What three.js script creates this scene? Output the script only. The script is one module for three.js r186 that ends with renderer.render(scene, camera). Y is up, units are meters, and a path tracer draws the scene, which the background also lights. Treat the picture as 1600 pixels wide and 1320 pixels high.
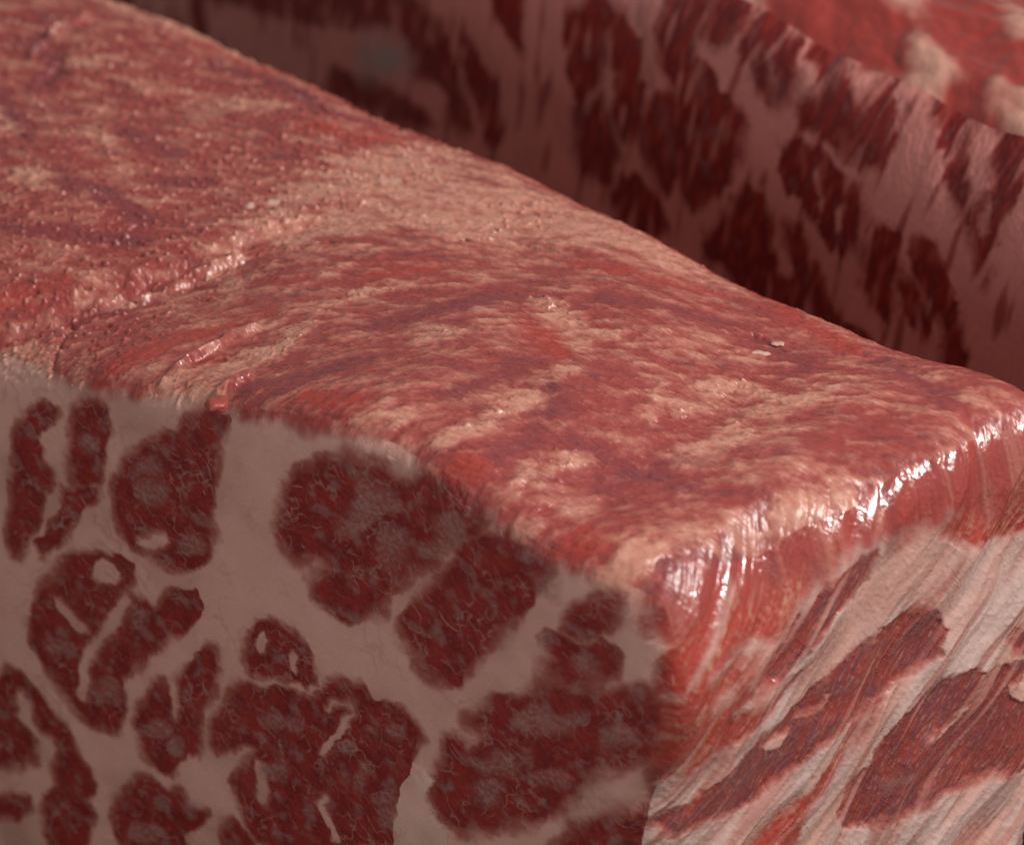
import * as THREE from 'three';
import { mergeVertices } from 'three/addons/utils/BufferGeometryUtils.js';
import { RectAreaLightUniformsLib } from 'three/addons/lights/RectAreaLightUniformsLib.js';

// ------------------------------------------------------------------ camera, lamps, exposure
const MM = 0.001, HT = 0.115;                       // the front block stands 115 mm tall on the board
const scene = new THREE.Scene();
scene.background = new THREE.Color().setRGB(0.215, 0.2, 0.192);   // dim even light of the unseen room
const tilt = 28 * Math.PI / 180, DIST = 0.484;
const camera = new THREE.PerspectiveCamera(14, 1024 / 844, 0.02, 8);
const fwd = new THREE.Vector3(0, -Math.sin(tilt), -Math.cos(tilt));
camera.position.set(-0.0189, HT + 0.24828, 0.41615);
camera.lookAt(camera.position.clone().add(fwd));
camera.focus = 0.53; camera.userData.fStop = 18;
const renderer = new THREE.WebGLRenderer({ antialias: true });
renderer.toneMapping = THREE.LinearToneMapping;
renderer.toneMappingExposure = 1;
renderer.shadowMap.enabled = true;
RectAreaLightUniformsLib.init();
const key = new THREE.RectAreaLight(new THREE.Color(1, 0.93, 0.88), 118, 0.126, 0.126);
key.position.set(0.50, HT + 0.56, 0.12); key.lookAt(0, HT, -0.06); scene.add(key);
const fill = new THREE.RectAreaLight(new THREE.Color(1, 0.92, 0.88), 2.25, 0.2, 0.16);        // unseen fill lamp, added to lift the shaded face
fill.position.set(-0.21, HT + 0.05, 0.25); fill.lookAt(-0.035, HT - 0.012, 0); scene.add(fill);

// ------------------------------------------------------------------ noise
const GR = new Float32Array(512), PM = new Uint8Array(512);
{ let s = 1234567; const rnd = () => ((s = (s * 1664525 + 1013904223) >>> 0) / 4294967296);
  for (let i = 0; i < 256; i++) { PM[i] = i; const a = rnd() * 6.2831853; GR[2 * i] = Math.cos(a); GR[2 * i + 1] = Math.sin(a); }
  for (let i = 255; i > 0; i--) { const j = (rnd() * (i + 1)) | 0, t = PM[i]; PM[i] = PM[j]; PM[j] = t; }
  for (let i = 0; i < 256; i++) PM[256 + i] = PM[i]; }
function n2(x, y) {                                  // gradient noise, about -1..1
  const fx = Math.floor(x), fy = Math.floor(y), X = fx & 255, Y = fy & 255; x -= fx; y -= fy;
  const u = x * x * x * (x * (x * 6 - 15) + 10), w = y * y * y * (y * (y * 6 - 15) + 10);
  const a = PM[X] + Y, b = PM[X + 1] + Y;
  const g = (h, px, py) => GR[2 * h] * px + GR[2 * h + 1] * py;
  const aa = g(PM[a], x, y), ba = g(PM[b], x - 1, y), ab = g(PM[a + 1], x, y - 1), bb = g(PM[b + 1], x - 1, y - 1);
  return 1.5 * (aa + u * (ba - aa) + w * (ab + u * (bb - ab) - aa - u * (ba - aa)));
}
const fbm = (x, y, o) => { let r = 0, k = 1; for (let i = 0; i < o; i++) { r += k * n2(x, y); x = x * 2.03 + 17.3; y = y * 2.03 + 5.1; k *= 0.5; } return r; };
const clamp = (x, a = 0, b = 1) => x < a ? a : x > b ? b : x;
const sst = (a, b, x) => { x = clamp((x - a) / (b - a)); return x * x * (3 - 2 * x); };
const mix = (a, b, t) => a + (b - a) * t;
const rng = (seed) => () => { seed = (seed + 0x6D2B79F5) | 0; let t = Math.imul(seed ^ (seed >>> 15), 1 | seed); t = (t + Math.imul(t ^ (t >>> 7), 61 | t)) ^ t; return ((t ^ (t >>> 14)) >>> 0) / 4294967296; };

// ------------------------------------------------------------------ marbling outlines, in millimetres on each cut face
// left face: (distance along the long edge, height); end face: (distance along the end edge, height); top: (along, across); back block: (along, height)
const SHAPES = {"L":[["p","lean",0.45,[120.0,-8.7,116.9,-9.5,117.5,-11.2,120.9,-13.4,121.6,-15.8,120.5,-17.4,121.5,-19.8,118.6,-20.8,119.0,-22.6,121.0,-25.3,121.8,-28.4,122.8,-31.2,125.4,-35.1,127.8,-39.3,130.0,-40.9,131.1,-38.7,130.3,-33.5,128.8,-28.0,127.6,-23.5,127.9,-19.5,126.3,-15.7,123.7,-12.1]],
["p","lean",0.45,[113.0,-7.4,110.0,-5.5,107.5,-4.5,105.2,-5.3,105.2,-8.8,106.4,-12.3,107.0,-16.9,108.2,-19.7,110.7,-20.8,113.9,-21.1,114.0,-16.5,113.4,-12.3]],
["p","lean",0.45,[115.9,-23.5,110.8,-21.2,108.3,-20.9,110.9,-23.5,112.6,-26.1,114.9,-29.3,117.6,-32.7,121.5,-37.0,123.1,-38.0,124.5,-36.4,121.7,-33.8,119.0,-30.7,116.7,-27.5]],
["p","lean",0.45,[87.1,-0.5,84.3,1.1,79.3,1.2,80.9,-2.3,81.6,-6.7,82.7,-11.0,83.2,-15.8,83.2,-19.7,84.3,-23.3,85.9,-26.6,89.8,-28.8,94.1,-29.6,97.8,-28.9,101.6,-28.7,104.4,-27.2,104.7,-23.7,104.9,-20.6,103.7,-17.0,100.5,-12.3,97.4,-8.9,93.0,-5.5,89.6,-3.7]],
["p","lean",0.6,[61.2,0.7,65.1,-2.5,67.6,-6.7,69.0,-11.1,70.5,-14.2,69.3,-17.1,66.7,-18.5,63.8,-17.4,61.2,-16.8,59.9,-18.0,62.9,-21.4,62.7,-23.6,60.5,-24.8,57.6,-26.3,55.7,-26.4,52.4,-23.2,49.2,-21.7,48.5,-18.4,45.9,-16.3,43.4,-13.2,39.0,-9.9,36.5,-6.3,32.9,-3.4,29.3,0.6,29.3,3.8,32.8,5.2,35.8,6.6,40.0,5.4,43.4,2.1,46.2,1.7,48.6,3.3,50.5,3.2,53.0,2.7,55.4,2.9]],
["p","lean",0.6,[34.5,-5.8,31.1,-2.2,25.2,0.4,21.6,-0.4,18.7,-1.5,17.2,-3.6,19.3,-7.1,20.8,-9.8,22.2,-11.6,25.5,-15.4,27.6,-18.4,29.8,-21.6,31.9,-25.2,33.7,-27.4,34.3,-28.8,37.4,-30.0,40.5,-29.5,42.4,-28.5,41.7,-26.2,44.2,-26.0,45.2,-24.1,45.4,-22.3,43.9,-18.9,40.3,-14.5,37.2,-10.9,35.1,-8.0]],
["p","lean",0.45,[8.1,-4.0,5.8,-3.5,5.2,-5.1,6.3,-7.9,8.3,-10.0,10.0,-12.0,11.7,-12.9,13.4,-13.0,15.2,-12.0,14.6,-10.5,12.9,-7.9,10.3,-5.7]],
["p","lean",0.45,[18.1,-13.7,15.7,-13.6,13.1,-14.0,11.1,-13.5,8.2,-11.6,6.5,-12.0,5.1,-13.1,5.6,-16.5,7.6,-17.8,9.9,-18.2,11.0,-21.1,13.0,-21.9,15.7,-21.5,17.5,-21.1,18.6,-19.6,16.9,-17.6,18.4,-16.5,19.0,-15.4]],
["p","lean",0.8,[2.2,-1.9,-2.2,0.8,-10.0,-3.1,-11.3,-9.9,-10.4,-15.6,-7.8,-21.0,-2.8,-23.0,-0.5,-21.7,-3.7,-16.1,-3.1,-13.1,-4.6,-8.3,-1.3,-7.9,1.5,-6.9]],
["p","lean",0.6,[1.0,-3.0,-3.3,0.2,-10.6,-3.9,-12.4,-9.5,-10.0,-19.0,-6.9,-29.0,-7.3,-42.2,0.1,-45.4,-0.7,-32.6,-2.8,-23.0,-1.5,-15.9,-2.5,-10.2]],
["p","lean",0.6,[32.8,-34.8,30.1,-31.7,27.0,-28.2,24.0,-27.3,22.2,-26.6,18.6,-22.9,12.2,-21.5,6.4,-19.3,0.8,-16.5,-3.8,-17.2,-4.0,-25.8,3.3,-31.0,9.1,-33.9,9.7,-35.8,12.0,-39.6,14.9,-43.2,19.4,-47.1,24.0,-49.6,26.5,-51.8,31.4,-54.3,34.3,-55.2,36.8,-54.5,39.6,-52.7,39.9,-50.7,39.2,-48.1,37.0,-44.2,36.7,-42.1,36.6,-39.4,35.0,-38.2,33.5,-38.8,32.6,-40.1,31.3,-39.6,30.1,-38.2,28.9,-35.2,31.3,-35.6]],
["p","lean",0.6,[16.4,-51.3,11.9,-45.0,8.4,-42.1,3.7,-39.3,-3.9,-35.2,-4.5,-47.4,11.8,-57.5,17.8,-57.2]],
["p","lean",0.45,[75.0,-33.7,71.9,-31.6,68.9,-32.3,66.3,-32.8,64.4,-34.4,63.5,-36.9,63.6,-39.6,65.0,-41.0,66.6,-40.8,70.7,-41.8,74.8,-43.1,77.2,-43.4,78.5,-42.1,78.0,-40.2,76.9,-37.0]],
["p","lean",0.45,[79.7,-46.8,77.3,-45.9,76.0,-46.8,72.8,-44.7,68.7,-43.4,66.7,-43.8,63.4,-43.1,61.7,-40.9,60.0,-38.8,57.6,-37.3,55.7,-37.7,53.4,-36.5,51.5,-39.0,48.6,-37.8,45.1,-38.2,42.6,-39.5,41.4,-41.1,43.3,-43.6,44.6,-46.8,44.7,-49.8,46.0,-52.1,46.7,-56.0,47.3,-65.3,61.0,-72.2,76.3,-75.3,78.2,-73.0,79.2,-70.6,80.4,-67.7,81.4,-65.6,79.8,-62.7,77.2,-58.9,75.4,-57.2,78.2,-56.8,81.8,-59.5,84.6,-61.3,86.0,-60.0,85.4,-56.7,84.2,-53.7,82.3,-49.9]],
["p","lean",0.45,[119.9,-41.5,123.2,-44.3,125.1,-48.4,126.5,-52.8,126.3,-56.6,124.5,-59.4,122.7,-62.1,119.3,-64.3,117.0,-66.8,114.6,-68.5,110.5,-67.9,107.8,-66.2,106.0,-62.5,105.8,-59.0,106.6,-55.8,103.4,-52.9,100.2,-49.6,97.0,-45.5,93.0,-42.3,89.4,-38.5,87.3,-34.8,88.1,-32.7,91.5,-33.7,95.5,-36.6,97.6,-40.3,99.5,-38.9,101.4,-38.8,103.8,-38.1,102.6,-35.6,101.9,-32.5,104.8,-32.3,110.8,-34.0,115.9,-35.9,118.1,-38.3]],
["p","lean",0.45,[86.8,-42.0,84.4,-41.5,84.8,-45.8,85.8,-50.3,87.5,-54.3,88.7,-58.9,88.9,-63.3,91.9,-64.5,95.7,-69.9,98.6,-70.3,101.5,-68.4,103.7,-64.6,102.9,-60.8,100.2,-57.2,98.5,-54.0,95.5,-52.4,94.1,-52.7,92.0,-49.3,88.4,-45.5]],
["p","lean",0.45,[132.8,-64.3,130.2,-64.1,126.7,-65.8,123.8,-68.7,120.9,-70.6,119.1,-73.3,117.8,-76.4,115.3,-78.0,114.0,-80.1,115.8,-84.0,114.4,-86.1,116.3,-90.5,118.3,-102.3,126.0,-105.7,126.7,-94.9,126.9,-91.4,126.0,-87.4,123.1,-84.4,123.9,-81.1,121.9,-76.7,123.3,-74.2,126.4,-74.1,128.1,-70.4,129.8,-66.2,132.1,-67.5,133.0,-72.3,133.8,-74.4,130.7,-75.4,128.2,-77.1,128.6,-80.8,132.5,-83.8,134.9,-85.6,139.2,-86.5,137.5,-69.7]],
["p","lean",0.45,[139.3,-93.0,134.2,-90.4,130.4,-89.7,130.1,-91.3,133.1,-94.9,139.7,-96.3]],
["p","lean",0.45,[107.2,-78.6,103.9,-74.6,100.3,-73.1,96.4,-74.1,93.4,-72.4,91.6,-75.1,87.1,-74.1,90.3,-78.1,93.9,-81.4,93.8,-87.0,106.3,-93.9,109.4,-87.6,110.2,-84.8]],
["p","lean",0.45,[83.8,-74.9,81.3,-73.4,79.0,-74.5,77.1,-76.3,76.0,-82.8,84.4,-86.5]],
["p","fat",0.5,[92.8,-24.7,93.8,-26.2,96.1,-27.6,98.8,-28.3,100.4,-28.0,100.3,-26.8,98.5,-25.3,95.8,-24.2,93.6,-24.0]],
["p","smear",0.9,[92.7,-15.6,93.7,-17.3,96.0,-18.9,98.6,-19.5,100.2,-18.9,100.1,-17.4,98.3,-15.6,95.7,-14.5,93.5,-14.5]],
["p","smear",0.9,[93.6,-11.6,94.3,-12.6,95.9,-13.6,97.6,-14.0,98.8,-13.7,98.7,-12.9,97.5,-11.8,95.7,-11.0,94.1,-11.0]],
["p","smear",0.9,[85.4,-22.9,86.1,-24.3,87.7,-25.5,89.5,-25.9,90.6,-25.3,90.5,-24.1,89.2,-22.7,87.5,-21.9,86.0,-22.0]],
["p","smear",0.9,[53.0,0.8,50.5,-0.3,46.2,-1.0,45.0,-2.8,48.8,-4.6,51.3,-7.4,54.6,-10.5,57.2,-12.0,57.8,-10.5,54.5,-6.6,53.8,-3.6,54.3,-1.6]],
["p","smear",0.9,[38.6,-2.1,35.9,0.2,32.9,-0.7,32.9,-3.9,36.5,-6.8,39.6,-9.0,41.5,-8.6,38.0,-5.2]],
["p","smear",1.2,[49.5,-7.0,45.1,-6.6,45.2,-10.8,49.0,-13.5,50.5,-11.3]],
["p","smear",1.0,[20.5,-4.8,15.2,-3.5,15.8,-6.9,19.3,-8.2]],
["p","smear",0.7,[9.2,-16.0,9.7,-17.2,11.0,-18.3,12.4,-18.7,13.4,-18.2,13.4,-17.0,12.4,-15.8,11.0,-15.1,9.7,-15.2]],
["p","fat",0.5,[6.0,-9.4,2.9,-7.9,0.1,-9.5,-3.5,-8.7,-1.9,-10.4,2.0,-11.9,4.5,-11.2]],
["p","smear",0.9,[23.7,-30.0,20.1,-27.1,15.0,-27.1,10.7,-25.1,12.7,-28.1,18.0,-31.3,22.2,-32.8,24.0,-32.1]],
["p","smear",1.1,[8.3,-26.9,4.0,-24.1,1.7,-24.8,4.8,-28.3,8.0,-29.3]],
["p","smear",0.8,[26.1,-44.5,26.8,-46.1,28.4,-47.5,30.3,-48.1,31.5,-47.5,31.5,-46.1,30.3,-44.5,28.4,-43.5,26.7,-43.5]],
["p","smear",0.7,[12.6,-36.8,13.6,-37.8,16.0,-39.1,18.9,-40.2,20.7,-40.4,20.7,-39.8,18.8,-38.5,16.0,-37.3,13.5,-36.6]],
["p","smear",0.8,[12.0,-39.1,8.2,-34.1,5.2,-36.8,4.3,-38.7,11.9,-43.9,14.9,-45.7]],
["p","smear",1.2,[30.1,-40.8,25.2,-38.3,22.8,-38.1,24.6,-40.9,29.5,-42.9]],
["p","fat",0.5,[73.0,-36.6,73.4,-37.9,74.2,-38.9,75.1,-39.0,75.6,-38.2,75.5,-36.9,74.9,-35.7,74.0,-35.2,73.3,-35.6]],
["p","fat",0.5,[66.8,-37.3,67.0,-38.8,67.5,-39.7,68.0,-39.6,68.4,-38.6,68.3,-37.2,67.9,-35.9,67.3,-35.5,66.9,-36.0]],
["l","fat",0.5,0.52,[56.3,-40.9,55.8,-42.8,57.5,-45.5,60.3,-49.6,62.4,-52.9]],
["l","fat",0.5,0.51,[61.1,-44.0,59.7,-42.5,57.4,-41.3]],
["l","fat",0.5,0.96,[75.9,-60.8,75.0,-63.5,74.8,-66.2]],
["p","smear",0.5,[69.5,-58.8,70.3,-60.2,72.3,-61.6,74.6,-62.3,76.0,-62.0,75.9,-60.8,74.4,-59.3,72.1,-58.2,70.2,-58.0]],
["p","smear",0.6,[67.0,-49.3,67.4,-50.3,68.4,-51.2,69.6,-51.5,70.3,-51.1,70.2,-50.1,69.4,-49.1,68.3,-48.5,67.3,-48.6]],
["p","smear",0.6,[55.3,-48.8,55.8,-49.7,56.8,-50.5,57.9,-50.8,58.6,-50.5,58.6,-49.7,57.8,-48.7,56.7,-48.1,55.7,-48.2]],
["p","smear",0.6,[70.3,-50.0,70.9,-51.0,72.4,-52.0,74.0,-52.5,75.1,-52.3,75.0,-51.5,73.9,-50.5,72.3,-49.7,70.9,-49.5]],
["p","smear",0.6,[45.2,-41.7,45.6,-42.8,46.8,-43.7,48.1,-44.0,48.9,-43.7,48.9,-42.8,48.0,-41.7,46.7,-41.0,45.6,-41.1]],
["p","smear",0.6,[47.2,-54.7,47.6,-56.0,48.7,-57.1,49.9,-57.4,50.7,-56.8,50.7,-55.5,49.8,-54.2,48.6,-53.5,47.6,-53.7]],
["p","smear",0.6,[46.8,-57.8,47.3,-59.4,48.5,-60.6,49.8,-60.9,50.6,-60.1,50.6,-58.7,49.7,-57.2,48.3,-56.4,47.2,-56.6]],
["p","smear",0.6,[53.6,-54.3,53.8,-55.5,54.4,-56.3,55.0,-56.4,55.4,-55.7,55.4,-54.5,54.9,-53.5,54.3,-53.0,53.8,-53.4]],
["l","fat",0.5,0.67,[61.7,-60.7,62.6,-62.6,60.8,-64.7,59.5,-67.5]],
["l","fat",0.5,1.1,[104.4,-40.4,107.8,-45.8,112.2,-52.1,114.7,-57.3,115.1,-62.6]],
["p","fat",0.5,[105.5,-35.4,106.3,-37.2,108.2,-38.6,110.2,-39.1,111.5,-38.3,111.3,-36.7,109.9,-35.0,107.8,-34.0,106.1,-34.2]],
["l","fat",0.5,0.95,[119.3,-46.3,116.9,-47.9,114.5,-49.1]],
["p","smear",0.7,[106.7,-58.5,107.6,-60.5,109.5,-62.1,111.6,-62.6,112.8,-61.7,112.7,-59.9,111.2,-58.0,109.1,-56.9,107.3,-57.1]],
["p","smear",0.6,[100.1,-42.1,100.5,-43.2,101.5,-44.1,102.6,-44.3,103.2,-43.7,103.1,-42.7,102.4,-41.6,101.3,-41.0,100.4,-41.2]],
["p","smear",0.6,[116.4,-53.2,117.3,-54.4,119.5,-55.6,122.0,-56.4,123.5,-56.4,123.4,-55.5,121.7,-54.2,119.2,-53.2,117.1,-52.8]],
["l","fat",0.5,0.71,[94.1,-52.2,94.0,-58.5]],
["p","smear",0.5,[95.6,-61.7,96.3,-63.1,97.8,-64.3,99.5,-64.8,100.6,-64.3,100.5,-63.1,99.3,-61.7,97.6,-60.8,96.1,-60.9]],
["p","smear",0.5,[92.3,-63.4,92.9,-64.9,94.1,-66.1,95.5,-66.4,96.3,-65.7,96.2,-64.2,95.2,-62.8,93.8,-62.0,92.7,-62.2]],
["p","smear",0.5,[98.5,-83.3,99.6,-84.9,102.1,-86.6,104.9,-87.6,106.6,-87.4,106.5,-86.1,104.6,-84.4,101.7,-83.0,99.4,-82.6]],
["p","smear",0.5,[96.0,-76.1,96.5,-77.5,97.8,-78.6,99.3,-79.0,100.2,-78.5,100.1,-77.2,99.0,-75.9,97.6,-75.1,96.4,-75.2]],
["p","smear",0.9,[107.1,-11.8,107.8,-12.8,109.3,-13.7,110.9,-14.1,112.0,-13.8,111.9,-12.9,110.7,-11.9,109.0,-11.3,107.6,-11.2]],
["p","tongue",0.25,[43.7,-46.4,41.4,-46.6,39.6,-48.5,40.2,-51.5,39.3,-53.4,37.1,-55.5,35.6,-58.4,35.3,-63.4,48.3,-69.1,47.5,-63.6,46.4,-57.7,45.7,-52.0,44.4,-49.0]]],"T":[["p","fat",4,[121.3,70.6,118.6,84.6,110.0,91.9,91.4,86.2,78.7,87.7,61.5,82.6,44.9,83.0,37.1,79.0,50.3,76.0,61.1,73.1,72.7,70.9,79.9,64.7,86.8,59.8,95.7,57.3,102.4,48.7,110.0,41.2,110.3,32.0,113.5,27.7,115.0,37.2,116.2,48.2,120.6,58.0,118.6,64.1]],
["p","fat",3,[208.3,105.3,196.5,107.0,183.4,105.5,158.8,99.6,155.0,98.8,168.0,97.5,184.4,97.7,194.1,95.7]],
["p","fat",2,[95.3,-7.1,99.0,1.0,93.9,8.1,86.0,17.4,86.6,30.4,83.0,29.3,81.5,15.3,84.8,8.5,81.8,1.5,81.8,-3.5]],
["p","fat",1.5,[69.3,-11.4,70.8,-6.9,61.0,-5.0,50.6,-2.6,47.1,-5.3,56.0,-10.7]],
["p","fat",1.5,[132.0,0.3,130.3,6.0,124.9,6.4,119.8,1.9,109.6,-10.3,101.4,-23.8,101.6,-29.1]],
["l","fat",1.8,1.89,[40.9,4.8,40.2,14.5,39.4,22.8,39.9,33.1]],
["l","fat",1.8,2.48,[56.7,50.1,49.5,47.4,43.5,41.1]],
["l","fat",1.8,2.25,[22.6,39.2,22.9,46.3,20.5,51.4]],
["l","fat",1.8,2.48,[14.6,31.3,12.7,36.8,13.1,40.8]],
["l","fat",1.8,1.89,[28.0,5.2,27.0,13.0,26.3,18.3]],
["l","fat",1.8,1.8,[10.9,-5.0,6.5,-0.3,0.9,1.3]],
["l","fat",1.8,2.16,[8.2,0.5,4.3,10.6,-2.5,26.5,-7.8,38.6]],
["l","fat",1.8,1.17,[127.5,16.5,115.6,23.8,102.9,36.5]],
["l","fat",1.8,1.17,[90.6,19.5,86.2,33.0,79.4,44.1]],
["l","fat",1.8,1.8,[13.9,47.0,7.3,58.1]],
["l","fat",1.8,1.35,[46.2,44.6,42.8,48.4]],
["l","fat",1.8,1.62,[-15.9,21.4,-13.0,11.3,-12.5,-3.5]],
["l","fat",1.8,1.53,[152.9,77.4,145.0,85.8]],
["l","fat",1.8,1.8,[189.5,77.2,183.4,79.4]],
["l","fat",1.8,2.25,[186.7,56.1,175.4,49.6]],
["l","fat",1.8,1.8,[163.4,39.2,155.2,38.7]],
["l","fat",1.8,1.8,[165.8,59.4,159.5,57.7]],
["l","fat",1.8,0.9,[24.0,32.8,27.8,42.9]],
["l","fat",1.8,0.99,[96.0,31.8,92.6,40.5]],
["l","fat",1.8,1.26,[61.2,31.5,64.2,27.3]],
["l","dark",2,2.02,[72.8,29.9,67.6,39.4,63.1,46.8]],
["l","dark",2,1.53,[48.5,14.2,47.0,23.2,45.2,31.9]],
["l","dark",2,1.62,[33.5,7.6,32.6,18.8]],
["l","dark",2,1.53,[50.3,56.9,40.2,61.9,31.5,67.3]],
["l","dark",2,2.25,[200.2,81.3,189.6,75.7,187.5,68.5]],
["l","dark",2,1.8,[157.9,61.0,146.0,59.8]],
["l","dark",2,2.07,[155.6,40.8,145.4,41.3,132.3,38.5]],
["l","dark",2,1.8,[151.9,24.5,139.2,28.6,129.0,33.4]],
["l","dark",2,1.8,[27.9,20.5,17.8,22.7,9.7,24.4]],
["l","dark",2,1.53,[1.7,7.0,-1.0,17.4,-1.5,27.9]],
["l","dark",2,1.08,[123.5,13.9,112.4,28.1,100.5,38.5]],
["l","dark",2,1.62,[18.5,15.8,15.2,28.9]],
["l","dark",2,1.62,[26.3,65.0,16.8,65.2]],
["l","dark",2,1.62,[79.7,4.4,71.2,9.6,68.0,18.0]],
["l","dark",2,1.8,[165.8,91.5,149.8,93.0,133.0,87.6]],
["l","dark",2,1.62,[140.5,50.5,133.7,56.3]],
["l","dark",2,1.8,[190.6,61.6,171.7,49.1]],
["l","dark",2,1.35,[6.9,71.8,-8.8,65.1]],
["l","dark",2,1.8,[33.6,24.8,39.0,28.6]],
["l","red",2,2.07,[132.2,81.5,123.1,83.0,115.0,87.4]],
["l","red",2,1.35,[86.6,43.1,81.7,47.0,78.9,50.1]],
["l","red",2,2.48,[53.0,40.3,46.9,40.6,44.3,37.2]],
["l","red",2,2.25,[38.4,-2.7,34.8,4.8]],
["l","red",2,2.25,[17.5,-0.8,13.5,4.4]],
["l","red",2,1.62,[-2.4,12.2,-7.8,17.2]],
["l","red",2,3.15,[-5.2,0.6,-7.9,6.1]],
["l","red",2,1.62,[-8.8,30.5,-16.0,39.7]],
["l","red",2,1.8,[103.6,6.6,109.4,-2.0]],
["l","red",2,1.62,[66.7,4.4,57.4,5.4]],
["l","red",2,1.62,[137.8,9.0,132.5,18.5]],
["l","red",2,2.25,[29.4,78.7,13.7,73.3]],
["l","red",2,1.53,[105.9,6.0,99.2,16.9,93.3,25.6]],
["l","red",2,1.35,[176.7,98.2,155.6,96.1]],
["l","red",2,1.8,[24.7,-5.0,32.9,-3.6]],
["l","red",2,1.08,[62.4,66.1,52.2,69.7,41.2,75.8]]],"E":[["p","lean",0.35,[41.8,-7.9,41.1,-9.9,39.2,-11.5,36.3,-12.1,34.4,-14.0,32.0,-15.9,29.6,-17.7,27.3,-19.1,25.3,-20.3,22.1,-21.1,19.7,-21.0,20.4,-19.4,22.7,-17.2,25.5,-15.5,27.4,-13.6,30.5,-10.9,33.7,-9.7,37.3,-7.9,38.9,-7.0]],
["p","red",1.2,[0.9,2.9,5.5,2.5,12.4,2.7,21.9,0.8,29.4,-4.6,31.2,-9.3,27.3,-11.7,25.0,-13.5,21.0,-14.3,17.7,-12.9,13.8,-13.4,9.9,-15.0,9.2,-17.7,10.1,-21.0,8.7,-25.0,6.4,-27.9,0.5,-25.7]],  // corner band: red lean, with light bleeding through the meat painted in
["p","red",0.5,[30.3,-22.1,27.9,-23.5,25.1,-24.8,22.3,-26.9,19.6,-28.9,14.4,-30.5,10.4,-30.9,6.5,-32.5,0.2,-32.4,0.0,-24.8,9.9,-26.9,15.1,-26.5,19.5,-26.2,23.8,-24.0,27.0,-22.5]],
["p","lean",0.4,[52.4,-20.9,55.6,-23.5,56.7,-26.2,55.2,-28.8,50.9,-30.1,47.6,-31.6,43.5,-33.3,39.3,-34.5,36.0,-36.1,32.7,-37.2,29.5,-38.7,26.2,-40.3,22.2,-42.3,18.9,-43.4,14.9,-43.8,11.6,-43.7,5.6,-42.9,2.8,-40.7,9.9,-38.8,13.0,-36.5,16.6,-35.1,18.5,-32.8,21.7,-31.2,25.8,-30.4,29.8,-28.4,33.8,-26.4,37.4,-24.2,41.9,-22.7,46.1,-21.0,49.4,-20.2]],
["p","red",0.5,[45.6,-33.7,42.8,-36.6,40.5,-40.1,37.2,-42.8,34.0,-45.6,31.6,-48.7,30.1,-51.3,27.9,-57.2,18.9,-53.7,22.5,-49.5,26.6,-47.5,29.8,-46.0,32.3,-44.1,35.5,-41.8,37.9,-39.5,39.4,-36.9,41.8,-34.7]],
["p","lean",0.4,[71.8,-37.4,66.8,-36.4,60.0,-34.8,55.7,-35.7,52.3,-37.6,49.0,-39.2,46.6,-41.5,45.1,-44.9,42.2,-47.5,40.2,-49.9,38.6,-52.1,39.7,-55.4,43.2,-56.3,47.5,-56.4,52.4,-57.0,56.4,-56.5,60.8,-56.1,67.1,-56.4,81.1,-58.7,80.0,-48.0,71.4,-43.7,70.3,-40.8,74.8,-40.8,79.2,-39.1]],
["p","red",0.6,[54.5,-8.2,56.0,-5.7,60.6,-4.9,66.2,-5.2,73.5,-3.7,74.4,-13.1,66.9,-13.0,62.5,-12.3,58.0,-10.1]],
["p","lean",0.8,[78.5,-32.5,72.1,-31.5,71.3,-32.4,72.9,-35.4,79.1,-38.3]],
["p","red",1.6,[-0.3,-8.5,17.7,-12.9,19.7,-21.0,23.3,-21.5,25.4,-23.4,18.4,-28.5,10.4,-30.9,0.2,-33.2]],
["l","fat",0.6,0.52,[28.5,-20.3,23.8,-22.8,19.4,-24.3,15.4,-24.8]],
["l","fat",0.6,0.55,[32.1,-25.0,27.3,-27.9,22.5,-30.8]],
["p","fat",0.3,[21.4,-33.8,23.8,-32.8,27.5,-33.0,27.2,-34.4,24.8,-35.4,22.3,-35.3]],
["l","fat",0.3,0.49,[37.1,-39.8,33.8,-41.1,31.1,-42.3]],
["l","fat",0.6,0.34,[34.0,-29.5,32.4,-31.3,29.1,-31.6]],
["l","fat",0.4,0.55,[62.4,-42.2,57.2,-44.2,54.2,-45.1]],
["l","smear",0.5,0.71,[56.6,-48.0,52.3,-49.7,47.2,-50.5]],
["l","fat",0.8,0.61,[17.4,-14.2,13.1,-14.9,9.5,-15.2]],
["l","fat",0.5,0.31,[21.9,-17.3,19.6,-19.5,18.1,-20.8]],
["l","smear",0.5,0.31,[6.5,-33.3,12.5,-32.8,16.9,-31.8,19.7,-30.5]],
["l","fat",0.6,0.68,[13.7,-20.8,10.5,-21.1]],
["l","smear",0.4,0.21,[42.0,-37.1,35.4,-40.2]],
["l","fat",0.5,0.92,[5.3,-45.5,13.0,-47.0,20.3,-45.5,26.4,-44.3,29.7,-43.6]]],"K":[["p","lean",0.7,[143.6,25.0,140.2,26.5,138.8,21.9,135.3,21.0,133.2,14.6,132.6,12.3,134.8,11.2,137.0,10.0,140.6,12.2,142.5,15.8,146.1,15.9,146.8,19.9]],
["p","lean",0.7,[132.6,23.9,129.3,24.9,127.5,22.2,124.0,20.4,121.1,17.7,119.2,15.0,115.5,17.1,114.0,19.6,111.9,19.9,110.0,15.6,108.1,12.2,109.0,9.0,112.0,5.9,115.9,6.2,119.9,7.8,125.5,8.8,129.0,9.3,129.7,12.0,127.0,14.9,128.4,19.0,131.8,20.0]],
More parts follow.
